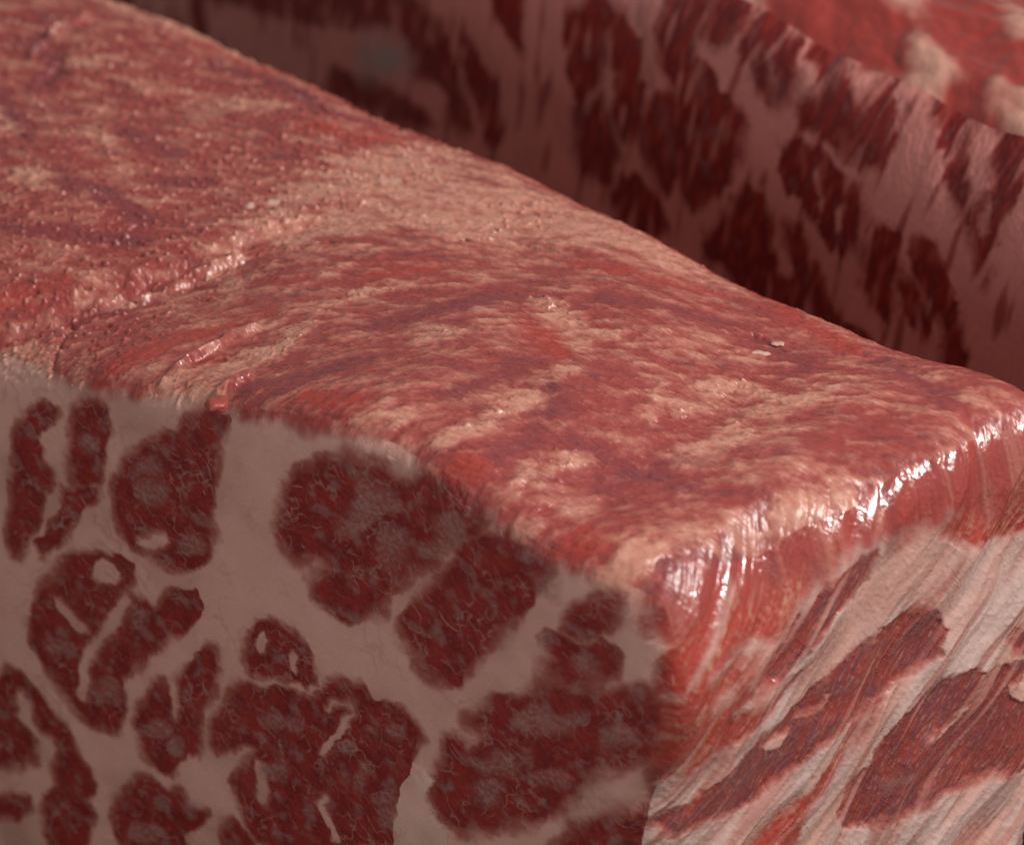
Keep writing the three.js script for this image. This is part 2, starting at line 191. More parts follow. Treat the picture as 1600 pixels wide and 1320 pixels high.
["p","lean",0.7,[122.3,29.5,116.0,32.6,114.1,28.8,112.7,24.0,111.5,21.6,115.3,21.6,120.7,21.5,122.6,24.2]],
["p","lean",0.7,[107.0,26.7,102.6,24.9,98.8,22.5,98.1,20.4,94.2,17.7,92.8,13.3,91.0,10.0,88.6,6.7,87.4,4.3,90.0,4.6,92.9,8.5,95.8,11.5,98.8,16.1,101.1,18.6,104.6,22.3,107.4,24.5]],
["p","lean",0.7,[91.2,25.0,87.2,25.9,83.0,24.6,81.8,21.5,80.8,17.1,79.4,12.4,80.5,8.0,81.5,1.6,82.0,-4.3,83.1,-3.1,85.0,1.1,86.8,3.3,86.6,7.5,83.8,10.9,85.6,13.0,87.5,17.6,89.4,22.1]],
["p","lean",0.7,[132.6,2.2,127.6,4.8,122.5,4.8,117.9,3.0,112.3,2.5,111.4,-3.0,112.2,-7.5,114.8,-10.2,118.7,-11.2,121.1,-8.6,120.2,-5.3,123.4,-7.4,127.0,-5.2,129.9,-4.1,132.9,-1.7]],
["p","lean",0.7,[162.0,9.6,154.8,11.9,151.7,8.6,146.2,7.0,142.6,4.8,144.2,0.4,143.4,-2.4,145.6,-6.6,150.7,-14.0,156.1,-16.4,158.7,-13.8,161.4,-7.6]],
["p","lean",0.7,[142.5,-9.0,138.5,-8.0,136.0,-10.1,134.6,-13.5,134.3,-20.0,135.0,-30.0,140.9,-32.2,147.2,-24.8,152.1,-25.7,151.7,-21.0,146.4,-15.6]],
["p","lean",0.7,[130.7,-11.7,126.6,-11.9,124.2,-14.1,121.7,-17.0,121.3,-23.8,127.0,-26.0,128.6,-17.9]],
["p","lean",0.7,[108.1,-3.5,104.9,-2.4,102.0,-4.3,101.6,-10.0,104.0,-14.2,108.3,-15.4,109.4,-8.6]],
["p","lean",0.7,[98.4,-2.9,94.7,-2.4,91.9,-4.3,90.4,-9.1,94.4,-11.9,97.5,-7.2]],
["p","lean",0.7,[126.1,-20.9,120.5,-18.7,117.9,-23.0,115.4,-26.4,117.5,-29.0,125.6,-29.5,133.8,-29.5,141.1,-26.5]],
["p","lean",0.7,[109.5,-14.6,104.1,-12.6,101.8,-15.1,103.7,-18.8,107.0,-18.0]],
["p","lean",0.7,[100.9,-11.4,97.8,-10.2,95.3,-14.3,93.9,-18.4,95.4,-20.3,98.4,-16.8]],
["p","lean",0.7,[93.7,-7.9,90.6,-6.7,87.6,-11.4,85.6,-16.4,85.7,-21.5,82.0,-27.7,87.1,-29.8,89.2,-23.8,89.2,-17.4,91.2,-12.7]],
["p","lean",0.7,[113.3,-24.7,109.4,-24.0,106.4,-26.3,110.7,-29.3]],
["p","lean",0.7,[81.0,34.6,72.9,37.9,72.0,28.3,77.3,17.1,79.6,19.5,81.9,23.4,82.8,27.0,81.6,31.3]],
["p","lean",0.7,[75.3,17.0,71.1,19.3,69.9,6.7,73.3,6.6]],
["p","lean",0.7,[223.7,-5.4,220.3,-8.9,216.1,-11.3,214.7,-15.5,214.7,-23.0,217.6,-24.4,219.6,-18.0,223.1,-14.5,225.9,-10.7]],
["p","lean",0.7,[244.6,-7.1,237.3,-4.4,231.5,-4.1,230.2,-9.7,227.4,-14.9,223.9,-19.4,223.2,-23.9,226.1,-24.9,227.5,-20.6,231.7,-17.2,237.5,-16.7,243.4,-16.2]],
["p","lean",0.7,[191.9,10.7,184.3,15.7,179.8,14.4,180.9,8.0,182.7,1.7,185.2,-3.1,189.8,-5.5,192.5,-0.1]],
["p","lean",0.7,[189.7,-9.1,182.6,-3.6,180.6,-7.9,177.9,-13.2,179.7,-19.7,186.9,-20.9,190.3,-16.5]],
["p","lean",0.7,[178.5,13.1,172.8,10.5,170.7,2.5,171.7,-4.9,176.1,-9.9,178.7,-5.4,177.6,2.4]],
["p","lean",0.7,[168.1,19.7,159.4,23.1,159.0,10.6,161.5,4.6,165.9,8.4,168.5,14.0]],
["p","lean",0.7,[168.7,-0.4,163.9,3.4,158.6,1.2,158.2,-10.9,163.2,-16.2,168.4,-12.7,170.4,-7.1]],
["p","lean",0.7,[179.0,-21.8,172.7,-16.0,166.3,-18.2,163.0,-23.8,169.3,-26.5,177.0,-26.5]],
["p","lean",0.7,[275.0,-10.1,244.5,-1.0,235.8,-2.1,231.5,-4.1,238.8,-7.2,252.1,-9.9,267.5,-15.6,291.4,-19.5,316.5,-22.5]],
["p","lean",0.7,[270.3,-26.2,256.3,-24.2,242.8,-24.2,234.1,-26.6,245.2,-29.3,256.5,-30.1,272.9,-31.5]],
["p","lean",0.7,[214.6,7.5,207.2,9.7,207.8,4.6,207.1,-2.0,209.9,-1.0,213.3,2.9]],
["p","lean",0.7,[157.7,24.5,149.5,27.0,147.5,21.8,152.0,15.8,156.8,17.6]],
["l","fat",0.6,0.52,[123.9,0.9,121.5,-2.4,121.9,-5.1]],
["p","fat",0.6,[114.8,-4.7,115.0,-6.7,115.8,-8.0,116.8,-8.0,117.5,-6.7,117.6,-4.7,117.1,-2.9,116.2,-2.3,115.3,-3.0]],
["p","fat",0.5,[82.8,6.0,82.8,3.6,83.4,2.2,84.2,2.4,84.8,4.1,85.0,6.5,84.7,8.5,84.0,9.1,83.2,8.1]],
["l","smear",1.0,0.52,[185.9,-4.7,190.3,-11.1,191.6,-17.9]],
["l","smear",1.0,0.52,[180.7,-3.9,178.6,-10.8,176.0,-13.5]],
["l","smear",1.0,0.92,[171.6,13.1,168.2,3.3]],
["l","smear",1.0,1.07,[174.2,16.6,173.5,14.2]],
["l","smear",1.0,0.61,[165.0,-0.0,162.3,-7.9]],
["l","smear",1.0,0.46,[169.8,-6.9,168.4,-12.7]],
["l","smear",1.0,0.61,[182.9,8.3,182.1,2.3]],
["l","smear",0.8,0.4,[156.7,-2.5,151.3,0.2,146.0,1.1]],
["l","smear",0.8,0.46,[155.3,10.4,154.0,7.0]],
["l","smear",0.8,0.46,[154.1,-5.1,151.6,-6.9]],
["l","smear",0.8,0.46,[126.3,20.9,123.8,16.4]],
["l","smear",0.8,0.4,[140.3,18.1,136.0,12.8]],
["l","smear",0.8,0.61,[120.0,27.0,117.6,24.1]],
["p","teal",2.0,[244.1,-15.0,246.2,-17.9,251.7,-20.7,257.8,-22.3,261.8,-21.8,261.7,-19.4,257.5,-16.3,251.3,-14.0,246.0,-13.5]],
["p","fat",2.0,[223.7,3.4,225.2,1.5,229.0,-0.5,233.3,-1.5,236.1,-1.1,236.1,0.5,233.1,2.5,228.8,4.1,225.1,4.4]],
["p","fat",1.2,[133.0,30.3,133.7,28.5,135.6,27.1,137.9,26.7,139.4,27.5,139.5,29.2,138.1,30.9,135.8,31.8,133.8,31.6]],
["p","pale",1.5,[102.2,32.5,92.6,35.5,85.5,40.8,73.8,46.6,72.5,33.4,80.6,30.8,85.4,28.5,89.5,28.7,91.3,32.0,95.8,31.0,98.1,27.5,102.4,28.5]],
["p","red",1.2,[91.9,29.9,92.4,28.0,94.1,26.5,96.2,26.1,97.7,27.1,97.8,29.0,96.5,30.8,94.5,31.8,92.7,31.4]],
["p","red",1.0,[81.4,39.8,82.4,38.5,84.9,37.2,87.9,36.4,89.9,36.6,90.0,37.7,88.1,39.0,85.1,40.1,82.5,40.4]],
["l","rim",1.2,0.54,[114.7,24.9,112.7,28.8,106.4,34.9,98.5,40.6,88.4,45.1]]],"G":[["p","bulge",4,[139.4,4.6,129.7,12.7,123.0,24.0,117.1,33.2,113.4,45.1,108.8,56.1,103.2,73.0,101.6,92.0,124.4,109.7,191.4,132.5,240.0,128.6,252.5,70.8]],
["l","crease",1.2,0.27,[134.4,2.6,130.1,7.2,126.8,11.2,120.9,21.7,113.8,29.6,109.6,40.8,99.6,48.7]],
["l","crease",0.8,0.32,[117.4,-0.6,122.0,6.7,124.6,12.3]],
["l","crease",0.8,0.22,[84.7,60.6,76.3,67.0,65.6,70.3]],
["l","crease",0.7,0.36,[78.0,-4.7,72.6,-6.4,69.6,-9.0]],
["l","crease",1.5,0.63,[199.2,82.0,190.0,76.9,186.5,69.1]],
["l","crease",1.0,0.36,[27.5,66.8,20.1,66.7]],
["l","rim",1.7,0.63,[118.3,22.8,116.2,29.1,112.5,39.2]],
["l","rim",1.7,0.63,[95.3,6.6,94.8,13.6,92.4,20.0]],
["l","rim",1.7,0.63,[83.1,2.2,82.4,8.1]],
["l","rim",1.7,0.63,[196.6,76.0,198.0,84.2,197.0,91.7]]],"M":[["white_fat_crumb",118.2,55.3,1.4,1.33],
["white_fat_crumb",121.2,52.4,1.3,1.33],
["pale_fat_flake",106.4,70.9,2.4,1.9],
["white_fat_crumb",23.7,62.3,1.8,1.14],
["white_fat_crumb",23.4,67.5,1.1,0.76],
["lean_nub",78.7,-2.9,1.7,1.71]]};

// overall heights of the block (mm) along its edges
const CFG = {"hA": [[-60, -4], [-4, -2], [1, 0], [12, 0.5], [18, 1], [29, 5], [38, 7.6], [48, 8.6], [55, 9], [69, 7], [82, 5], [102, 1.5], [119, -1.5], [160, -3], [260, -4]], "hB": [[-60, 7], [-15, 7], [20, 4.5], [63, 6.5], [106, 8], [158, 8.6], [200, 9.6], [260, 10.5]], "vb": [83, 0.135], "crown": 2, "back": [119, 0.24], "rE": 14, "rL": 8, "swell": 8, "rB": 12, "h2": 29, "hK": [[0, 28], [60, 31], [82, 30], [110, 29], [138, 31], [168, 30], [200, 30], [240, 28], [290, 28], [380, 28]], "rK": [[0, 44], [60, 44], [110, 34], [160, 26], [380, 20]]};
function knots(K, x) {
  const n = K.length; if (x <= K[0][0]) return K[0][1]; if (x >= K[n - 1][0]) return K[n - 1][1];
  let i = 0; while (K[i + 1][0] < x) i++;
  const m = (j) => j <= 0 || j >= n - 1 ? 0 : (K[j + 1][1] - K[j - 1][1]) / (K[j + 1][0] - K[j - 1][0]), h = K[i + 1][0] - K[i][0], q = (x - K[i][0]) / h, q2 = q * q, q3 = q2 * q;
  return (2 * q3 - 3 * q2 + 1) * K[i][1] + (q3 - 2 * q2 + q) * h * m(i) + (-2 * q3 + 3 * q2) * K[i + 1][1] + (q3 - q2) * h * m(i + 1);
}
// ------------------------------------------------------------------ a cut face: rasters of its marbling, colour and relief
function blurred(A, w, h, r) {                        // box blur, twice
  let src = A, out = new Float32Array(w * h), tmp = new Float32Array(w * h); const n = 2 * r + 1;
  for (let pass = 0; pass < 2; pass++) {
    for (let j = 0; j < h; j++) { let t = 0; const o = j * w; for (let i = -r; i <= r; i++) t += src[o + clamp(i, 0, w - 1)]; for (let i = 0; i < w; i++) { tmp[o + i] = t / n; t += src[o + Math.min(w - 1, i + r + 1)] - src[o + Math.max(0, i - r)]; } }
    for (let i = 0; i < w; i++) { let t = 0; for (let j = -r; j <= r; j++) t += tmp[clamp(j, 0, h - 1) * w + i]; for (let j = 0; j < h; j++) { out[j * w + i] = t / n; t += tmp[Math.min(h - 1, j + r + 1) * w + i] - tmp[Math.max(0, j - r) * w + i]; } }
    src = out;
  }
  return out;
}
class Face {
  constructor(w, h, x0, x1, y0, y1) { Object.assign(this, { w, h, x0, x1, y0, y1 }); this.sx = (x1 - x0) / w; this.sy = (y1 - y0) / h;
    this.ch = {}; this.id = new Uint8Array(w * h); this.med = new Float32Array(w * h); this.fine = new Float32Array(w * h); this.col = new Uint8Array(w * h * 4); this.rou = new Uint8Array(w * h * 4); }
  channel(n) { return this.ch[n] ??= new Float32Array(this.w * this.h); }
  shapes(list, warp, over, grow = {}) {                         // soft masks; a name in `over` also clears the lean below it
    this.names ??= {}; let nextId = Object.keys(this.names).length + 1;
    for (const sh of list) {
      const poly = sh[0] === 'p', name = sh[1], soft = sh[2], half = poly ? 0 : sh[3], P = poly ? sh[3] : sh[4], n = P.length / 2;
      let ax = 1e9, bx = -1e9, ay = 1e9, by = -1e9; const gr = grow[name] ?? 0, pad = 2 * soft + half + 2 + gr;
      for (let i = 0; i < n; i++) { ax = Math.min(ax, P[2 * i]); bx = Math.max(bx, P[2 * i]); ay = Math.min(ay, P[2 * i + 1]); by = Math.max(by, P[2 * i + 1]); }
      const i0 = Math.max(0, Math.floor((ax - pad - this.x0) / this.sx)), i1 = Math.min(this.w - 1, Math.ceil((bx + pad - this.x0) / this.sx));
      const j0 = Math.max(0, Math.floor((ay - pad - this.y0) / this.sy)), j1 = Math.min(this.h - 1, Math.ceil((by + pad - this.y0) / this.sy));
      const M = this.channel(name), id = nextId++, under = {}; this.names[id] = name;
      const lower = (over[name] ?? []).map((q) => this.channel(q));
      for (let j = j0; j <= j1; j++) for (let i = i0; i <= i1; i++) {
        const x0 = this.x0 + (i + 0.5) * this.sx, y0 = this.y0 + (j + 0.5) * this.sy, k = j * this.w + i;
        const x = x0 + warp * (n2(x0 * 0.28, y0 * 0.28) + 0.5 * n2(x0 * 0.8 + 9, y0 * 0.8) + 0.16 * n2(x0 * 2.3, y0 * 2.3)), y = y0 + warp * (n2(x0 * 0.28 + 50, y0 * 0.28) + 0.5 * n2(x0 * 0.8 + 70, y0 * 0.8) + 0.16 * n2(x0 * 2.3 + 30, y0 * 2.3));
        let d = 1e9, inside = false;
        for (let p = 0, q = n - 1; p < n; q = p++) {
          if (!poly && p === 0) continue;
          const px = P[2 * p], py = P[2 * p + 1], ex = P[2 * q] - px, ey = P[2 * q + 1] - py, wx = x - px, wy = y - py;
          const t = clamp((wx * ex + wy * ey) / (ex * ex + ey * ey + 1e-9)), dx = wx - ex * t, dy = wy - ey * t;
          d = Math.min(d, dx * dx + dy * dy);
          if (poly && (py > y) !== (P[2 * q + 1] > y) && x < px + ex * (y - py) / ey) inside = !inside;
        }
        d = Math.sqrt(d); d = (poly ? (inside ? -d : d) : d - half) - gr;
        const sf = soft * (1 + 0.75 * clamp(1.4 * n2(x0 * 0.13 + 21, y0 * 0.13), -0.9, 1)), m = sst(sf, -sf, d);
        if (m <= 0) continue;
        if (m > M[k]) M[k] = m;
        for (const q of lower) q[k] *= 1 - m;
        if (m > 0.5) { const was = this.id[k]; if (was) (under[was] = (under[was] ?? 0) + 1); this.id[k] = id; }
      }
      const best = Object.entries(under).sort((p, q) => q[1] - p[1])[0]; if (best) (this.within ??= {})[id] = +best[0];
    }
  }
  each(fn) { for (let j = 0, k = 0; j < this.h; j++) { const y = this.y0 + (j + 0.5) * this.sy; for (let i = 0; i < this.w; i++, k++) fn(k, this.x0 + (i + 0.5) * this.sx, y); } }
  put(k, r, g, b, rough, wet = 1) {           // wet: how much juice film lies on the cut
     const e = (c) => { c = clamp(c); return 255 * (c <= 0.0031308 ? 12.92 * c : 1.055 * Math.pow(c, 1 / 2.4) - 0.055); };
    this.col[4 * k] = e(r); this.col[4 * k + 1] = e(g); this.col[4 * k + 2] = e(b); this.col[4 * k + 3] = 255; this.rou[4 * k + 1] = 255 * clamp(rough); this.rou[4 * k + 2] = 0; this.rou[4 * k] = 255 * clamp(wet); this.rou[4 * k + 3] = 255; }
  at(A, x, y) { const u = clamp((x - this.x0) / this.sx - 0.5, 0, this.w - 1.001), v = clamp((y - this.y0) / this.sy - 0.5, 0, this.h - 1.001), i = u | 0, j = v | 0, a = u - i, b = v - j, k = j * this.w + i;
    return (A[k] * (1 - a) + A[k + 1] * a) * (1 - b) + (A[k + this.w] * (1 - a) + A[k + this.w + 1] * a) * b; }
  idAt(x, y) { const i = Math.floor((x - this.x0) / this.sx), j = Math.floor((y - this.y0) / this.sy); return i < 0 || j < 0 || i >= this.w || j >= this.h ? 0 : this.id[j * this.w + i]; }
  strands(count, seed, make) {                       // fine smeared fibres drawn along curved paths into channel 'strand'
    const M = this.channel('strand'), rnd = rng(seed);
    for (let c = 0; c < count; c++) {
      const s = make(rnd); if (!s) continue;
      let { x, y, ang, len, wid, amp, bend } = s; const st = Math.min(this.sx, this.sy) * 0.8, n = Math.ceil(len / st);
      for (let i = 0; i < n; i++) {
        const q = i / n, w = wid * Math.sqrt(Math.sin(Math.PI * (q * 0.94 + 0.03))), rr = Math.ceil((w + this.sx) / this.sx);
        const ci = (x - this.x0) / this.sx, cj = (y - this.y0) / this.sy;
        for (let b = -rr; b <= rr; b++) for (let a = -rr; a <= rr; a++) { const I = Math.floor(ci) + a, J = Math.floor(cj) + b; if (I < 0 || J < 0 || I >= this.w || J >= this.h) continue;
          const d = Math.hypot((I + 0.5 - ci) * this.sx, (J + 0.5 - cj) * this.sy), m = amp * clamp((w + this.sx * 0.6 - d) / (this.sx * 1.2)); const k = J * this.w + I; if (m > M[k]) M[k] = m; }
        ang += bend * st + (rnd() - 0.5) * 0.25 * st; x += Math.cos(ang) * st; y += Math.sin(ang) * st;
      }
    }
  }
  material(props) {
    const tex = (data, cs, type = THREE.UnsignedByteType, fmt = THREE.RGBAFormat) => { const t = new THREE.DataTexture(data, this.w, this.h, fmt, type); t.magFilter = THREE.LinearFilter; t.minFilter = THREE.LinearFilter; if (cs) t.colorSpace = THREE.SRGBColorSpace; t.needsUpdate = true; return t; };
    let lo = 1e9, hi = -1e9; for (const v of this.fine) { if (v < lo) lo = v; if (v > hi) hi = v; }
    const b = new Float32Array(this.w * this.h * 4); for (let k = 0; k < this.fine.length; k++) { const v = (this.fine[k] - lo) / (hi - lo); b[4 * k] = b[4 * k + 1] = b[4 * k + 2] = v; b[4 * k + 3] = 1; }
    return new THREE.MeshPhysicalMaterial({ map: tex(this.col, true), ...(() => { const t = tex(this.rou); return { roughnessMap: t, clearcoatMap: t }; })(), roughness: 1, bumpMap: tex(b, false, THREE.FloatType), bumpScale: (hi - lo) * MM, ...props });
  }
  colAt(x, y, o) { const k = 4 * (clamp(Math.floor((y - this.y0) / this.sy), 0, this.h - 1) * this.w + clamp(Math.floor((x - this.x0) / this.sx), 0, this.w - 1)), d = (c) => { c /= 255; return c <= 0.04045 ? c / 12.92 : Math.pow((c + 0.055) / 1.055, 2.4); }; o[0] = d(this.col[k]); o[1] = d(this.col[k + 1]); o[2] = d(this.col[k + 2]); }
  uv(x, y) { return [(x - this.x0) / (this.x1 - this.x0), (y - this.y0) / (this.y1 - this.y0)]; }
}
const lerp3 = (o, c, t) => { o[0] += (c[0] - o[0]) * t; o[1] += (c[1] - o[1]) * t; o[2] += (c[2] - o[2]) * t; };
const C = { fat: [0.67, 0.375, 0.31], fatWarm: [0.56, 0.27, 0.185], lean: [0.285, 0.027, 0.021], leanDark: [0.19, 0.016, 0.017], rim: [0.30, 0.06, 0.036], smear: [0.30, 0.135, 0.127], strand: [0.54, 0.32, 0.295], tongue: [0.66, 0.42, 0.35], red: [0.43, 0.056, 0.038], purple: [0.22, 0.052, 0.060], film: [0.44, 0.235, 0.225] };  // red: bright lean, with light scattered through the meat put into the colour

// top of the front block: torn fibres, mottled lean and fat
const FT = new Face(2048, 1024, -60, 240, -8, 132);
FT.shapes(SHAPES.T, 1.5, {});
FT.shapes(SHAPES.G, 0.6, {});
function fibre(x, y, fu, fv) {                        // noise drawn out along the fibre direction, which turns across the block
  const th = clamp(68 - 0.5 * y - 0.08 * x, 8, 66), A3 = [14, 38, 62]; let r = 0;
  for (let i = 0; i < 3; i++) { const w = clamp(1 - Math.abs(th - A3[i]) / 24); if (w <= 0 && !(i === 0 && th < 14) && !(i === 2 && th > 62)) continue;
    const W = (i === 0 && th < 14) || (i === 2 && th > 62) ? 1 : w, a = A3[i] * Math.PI / 180, u = -x * Math.cos(a) + y * Math.sin(a), v = x * Math.sin(a) + y * Math.cos(a);
    r += W * n2(u * fu + i * 31, (v + 0.5 * n2(u * 0.25, v * 0.3)) * fv + i * 13); }
  return r;
}
const look = { f: 0, a: 0, b: 0, c: 0, d: 0, lump: 0, crease: 0 };
function topLook(x, y, fat, dark, red, o) {           // colour of the torn top at (along, across)
  const a = fibre(x, y, 0.07, 0.20), b = fibre(x + 31, y, 0.22, 0.66), c = fibre(x, y + 57, 0.55, 1.9), d = fibre(x + 9, y + 3, 1.3, 3.8), e = fibre(x + 77, y + 40, 0.12, 0.38), lump = fbm(x * 0.45, y * 0.45, 3), big = fbm(x * 0.05 + 3, y * 0.07, 2);
  let f = 0.05 + 0.34 * a + 0.46 * e + 0.46 * b + 0.15 * c + 0.05 * d + 0.18 * big + 0.14 * lump + 0.62 * fat - 0.5 * dark - 0.35 * red;
  f = sst(-0.24, 0.96, f);
  const dk = clamp(0.65 * dark + 0.8 * sst(0.0, 0.8, -0.5 * a + 0.7 * fibre(x + 140, y + 9, 0.13, 0.45) + 0.5 * fibre(x + 40, y + 140, 0.35, 1.1) - 0.1));
  o[0] = mix(0.345, 0.215, dk); o[1] = mix(0.062, 0.048, dk); o[2] = mix(0.055, 0.055, dk);
  lerp3(o, C.red, 0.65 * red);
  lerp3(o, [0.62, 0.28, 0.20], 0.88 * f);
  lerp3(o, [0.60, 0.33, 0.25], 0.4 * sst(0.6, 1, f) * sst(-0.2, 0.4, lump));
  const v = 1 + 0.10 * c + 0.06 * d + 0.05 * lump; o[0] *= v; o[1] *= v; o[2] *= v;
  const cr = 1 - Math.abs(fibre(x + 3, y + 91, 0.17, 0.95)) * 1.6, cr2 = 1 - Math.abs(fibre(x + 63, y + 17, 0.42, 2.4)) * 1.6;
  look.f = f; look.a = a; look.b = b; look.c = c; look.d = d; look.lump = lump; look.crease = (cr > 0 ? cr * cr * cr : 0) * 0.7 + (cr2 > 0 ? cr2 * cr2 * cr2 : 0) * 0.35;
}
{ const fat = FT.channel('fat'), dark = FT.channel('dark'), red = FT.channel('red'), bulge = FT.channel('bulge'), crease = FT.channel('crease'), rim = FT.channel('rim'), o = [0, 0, 0];
  FT.each((k, x, y) => {
    bulge[k] *= 1 - sst(34, 74, y);                    // the step dies out towards the back edge
    topLook(x, y, fat[k], dark[k], red[k], o);
    const torn = sst(1.4, -1.4, y - 1.2 - 1.6 * n2(x * 0.15, 3) - 0.8 * n2(x * 0.5, y * 0.4));                 // waxy fat of the side wraps over the edge here and there
    if (torn > 0 && x > 2) lerp3(o, [0.65, 0.35, 0.265], 0.6 * torn * sst(-0.1, 0.4, n2(x * 0.09, 8)));
    const tame = 1 - 0.85 * sst(20, -2, x + 0.1 * y);
    const dome = n2(x * 0.8 + 4, y * 0.8), dome2 = n2(x * 1.5 + 40, y * 1.3), grains = 0.8 * clamp(0.15 + sst(96, 120, x) + 0.7 * fat[k] * sst(0, 0.4, n2(x * 0.08, y * 0.1 + 3))) * tame;
    const smooth = tame * (1 - 0.8 * clamp(rim[k] + 2 * bulge[k] * (1 - bulge[k])));
    FT.med[k] = 3.6 * bulge[k] - 0.9 * crease[k] + 1.8 * rim[k] + smooth * (0.15 * look.b + 0.035 * look.c) + 0.07 * look.lump + grains * (1.5 * Math.max(0, dome - 0.25) + 0.4 * Math.max(0, dome2 - 0.25)) + (1 - tame) * (0.07 * n2(x * 0.8, y * 0.8) + 0.4 * n2(x * 0.12, y * 0.12)) + 1.3 * n2(x * 0.035, y * 0.05) + 0.22 * look.f - 0.16 * smooth * look.crease;
    FT.fine[k] = smooth * (0.018 * look.c + 0.006 * look.d) + 0.008 * n2(x * 2.2, y * 2.2) - 0.08 * smooth * look.crease;
    FT.put(k, o[0], o[1], o[2], 0.40 + 0.08 * look.lump, 0.22 + 0.5 * sst(0.0, 0.7, n2(x * 0.12 + 6, y * 0.15) + 0.5 * n2(x * 0.5, y * 0.5)) + 0.5 * clamp(rim[k] + crease[k]));
  }); }
const chan = (n, x, y) => FT.at(FT.channel(n), x, y);

// lit end face: fibres pulled along the slant
const FE = new Face(1400, 1400, -8, 112, -115, 12);
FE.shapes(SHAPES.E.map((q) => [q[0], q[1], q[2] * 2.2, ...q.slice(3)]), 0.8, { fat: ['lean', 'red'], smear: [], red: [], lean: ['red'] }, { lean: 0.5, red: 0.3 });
{ const lean = FE.channel('lean'), red = FE.channel('red'), smear = FE.channel('smear'), o = [0, 0, 0];
  const ca = Math.cos(0.86), sa = Math.sin(0.86);
  FE.strands(2600, 21, (r) => { const x = -4 + r() * 90, y = -80 + r() * 88; return { x, y, ang: 0.86 + (r() - 0.5) * 0.5, len: 0.8 + r() * r() * 5, wid: 0.05 + 0.10 * r(), amp: 0.2 + 0.6 * r(), bend: (r() - 0.5) * 0.3 }; });
  const strand = FE.channel('strand');
  FE.each((k, x, y) => {
    const u = x * ca + y * sa, v = -x * sa + y * ca, wv = v + 0.7 * n2(u * 0.09, v * 0.2) + 3.2 * n2(u * 0.035 + 2, v * 0.05);
    const fib = n2(u * 0.22, wv * 1.5), fib2 = n2(u * 0.6 + 7, wv * 4.2), lump = fbm(x * 0.9, y * 0.9, 3), f1 = fbm(x * 0.12, y * 0.12 + 9, 2), fur = n2(u * 3.2, v * 5 + 3);
    const gran = Math.max(0, n2(x * 0.9, y * 0.9 + 5) - 0.25) + 0.6 * Math.max(0, n2(x * 1.8, y * 1.8) - 0.25), band = n2(u * 0.028 + 3, wv * 0.30) + 0.7 * n2(u * 0.05 + 9, wv * 0.62), pink = sst(0.15, 0.75, band) * (1 - 0.3 * lean[k]), pale = sst(0.25, 0.9, -band);
    const l = lean[k] * (1 - 0.75 * pale), rd = Math.max(red[k] * (1 - 0.5 * pale), 0);
    const q = 1 + 0.10 * f1 + 0.04 * fib + 0.02 * fib2; o[0] = C.fat[0] * q; o[1] = C.fat[1] * q; o[2] = C.fat[2] * q;
    lerp3(o, [0.72, 0.53, 0.48], 0.85 * sst(-0.4, 0.3, n2(u * 0.03, wv * 0.18 + 7))); lerp3(o, [0.47, 0.30, 0.29], 0.4 * sst(0.1, 0.7, f1 + 0.35 * fib)); lerp3(o, [0.50, 0.16, 0.125], 0.62 * pink);
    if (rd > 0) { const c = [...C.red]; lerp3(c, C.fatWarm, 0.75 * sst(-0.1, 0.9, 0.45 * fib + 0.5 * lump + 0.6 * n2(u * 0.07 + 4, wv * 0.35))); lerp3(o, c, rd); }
    if (l > 0) { const d = sst(-0.4, 0.5, fib + 0.5 * f1), c = [mix(0.33, C.purple[0], d), mix(0.05, C.purple[1], d), mix(0.04, C.purple[2], d)]; lerp3(c, C.fatWarm, 0.45 * sst(0.25, 0.8, fib2 + 0.4 * lump)); lerp3(o, c, l); lerp3(o, C.red, 0.5 * l * (1 - l) * 4); }
    lerp3(o, C.smear, 0.8 * smear[k]); lerp3(o, C.fat, 0.35 * strand[k]);
    FE.med[k] = -0.42 * l - 0.2 * rd - 0.25 * pink + 0.16 * fib * (0.4 + 0.8 * l + 0.5 * rd) + 0.7 * n2(x * 0.07, y * 0.07) + 0.03 * lump + 0.16 * gran + 1.6 * n2(u * 0.04, wv * 0.16) + 0.35 * n2(u * 0.12, wv * 0.5);
    FE.fine[k] = 0.014 * fib2 + 0.012 * lump + (0.004 + 0.014 * l) * fur + 0.010 * strand[k];
    const edge = -7 - 3 * n2(x * 0.1, 4.4) - 1.5 * n2(x * 0.5, y * 0.3), over = sst(-3, 3, y - edge);
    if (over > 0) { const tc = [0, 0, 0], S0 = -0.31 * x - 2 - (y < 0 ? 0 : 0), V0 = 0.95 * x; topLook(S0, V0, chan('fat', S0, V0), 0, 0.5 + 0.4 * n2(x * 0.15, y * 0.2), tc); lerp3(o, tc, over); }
    FE.put(k, o[0], o[1], o[2], 0.30 + 0.06 * lump);
  }); }

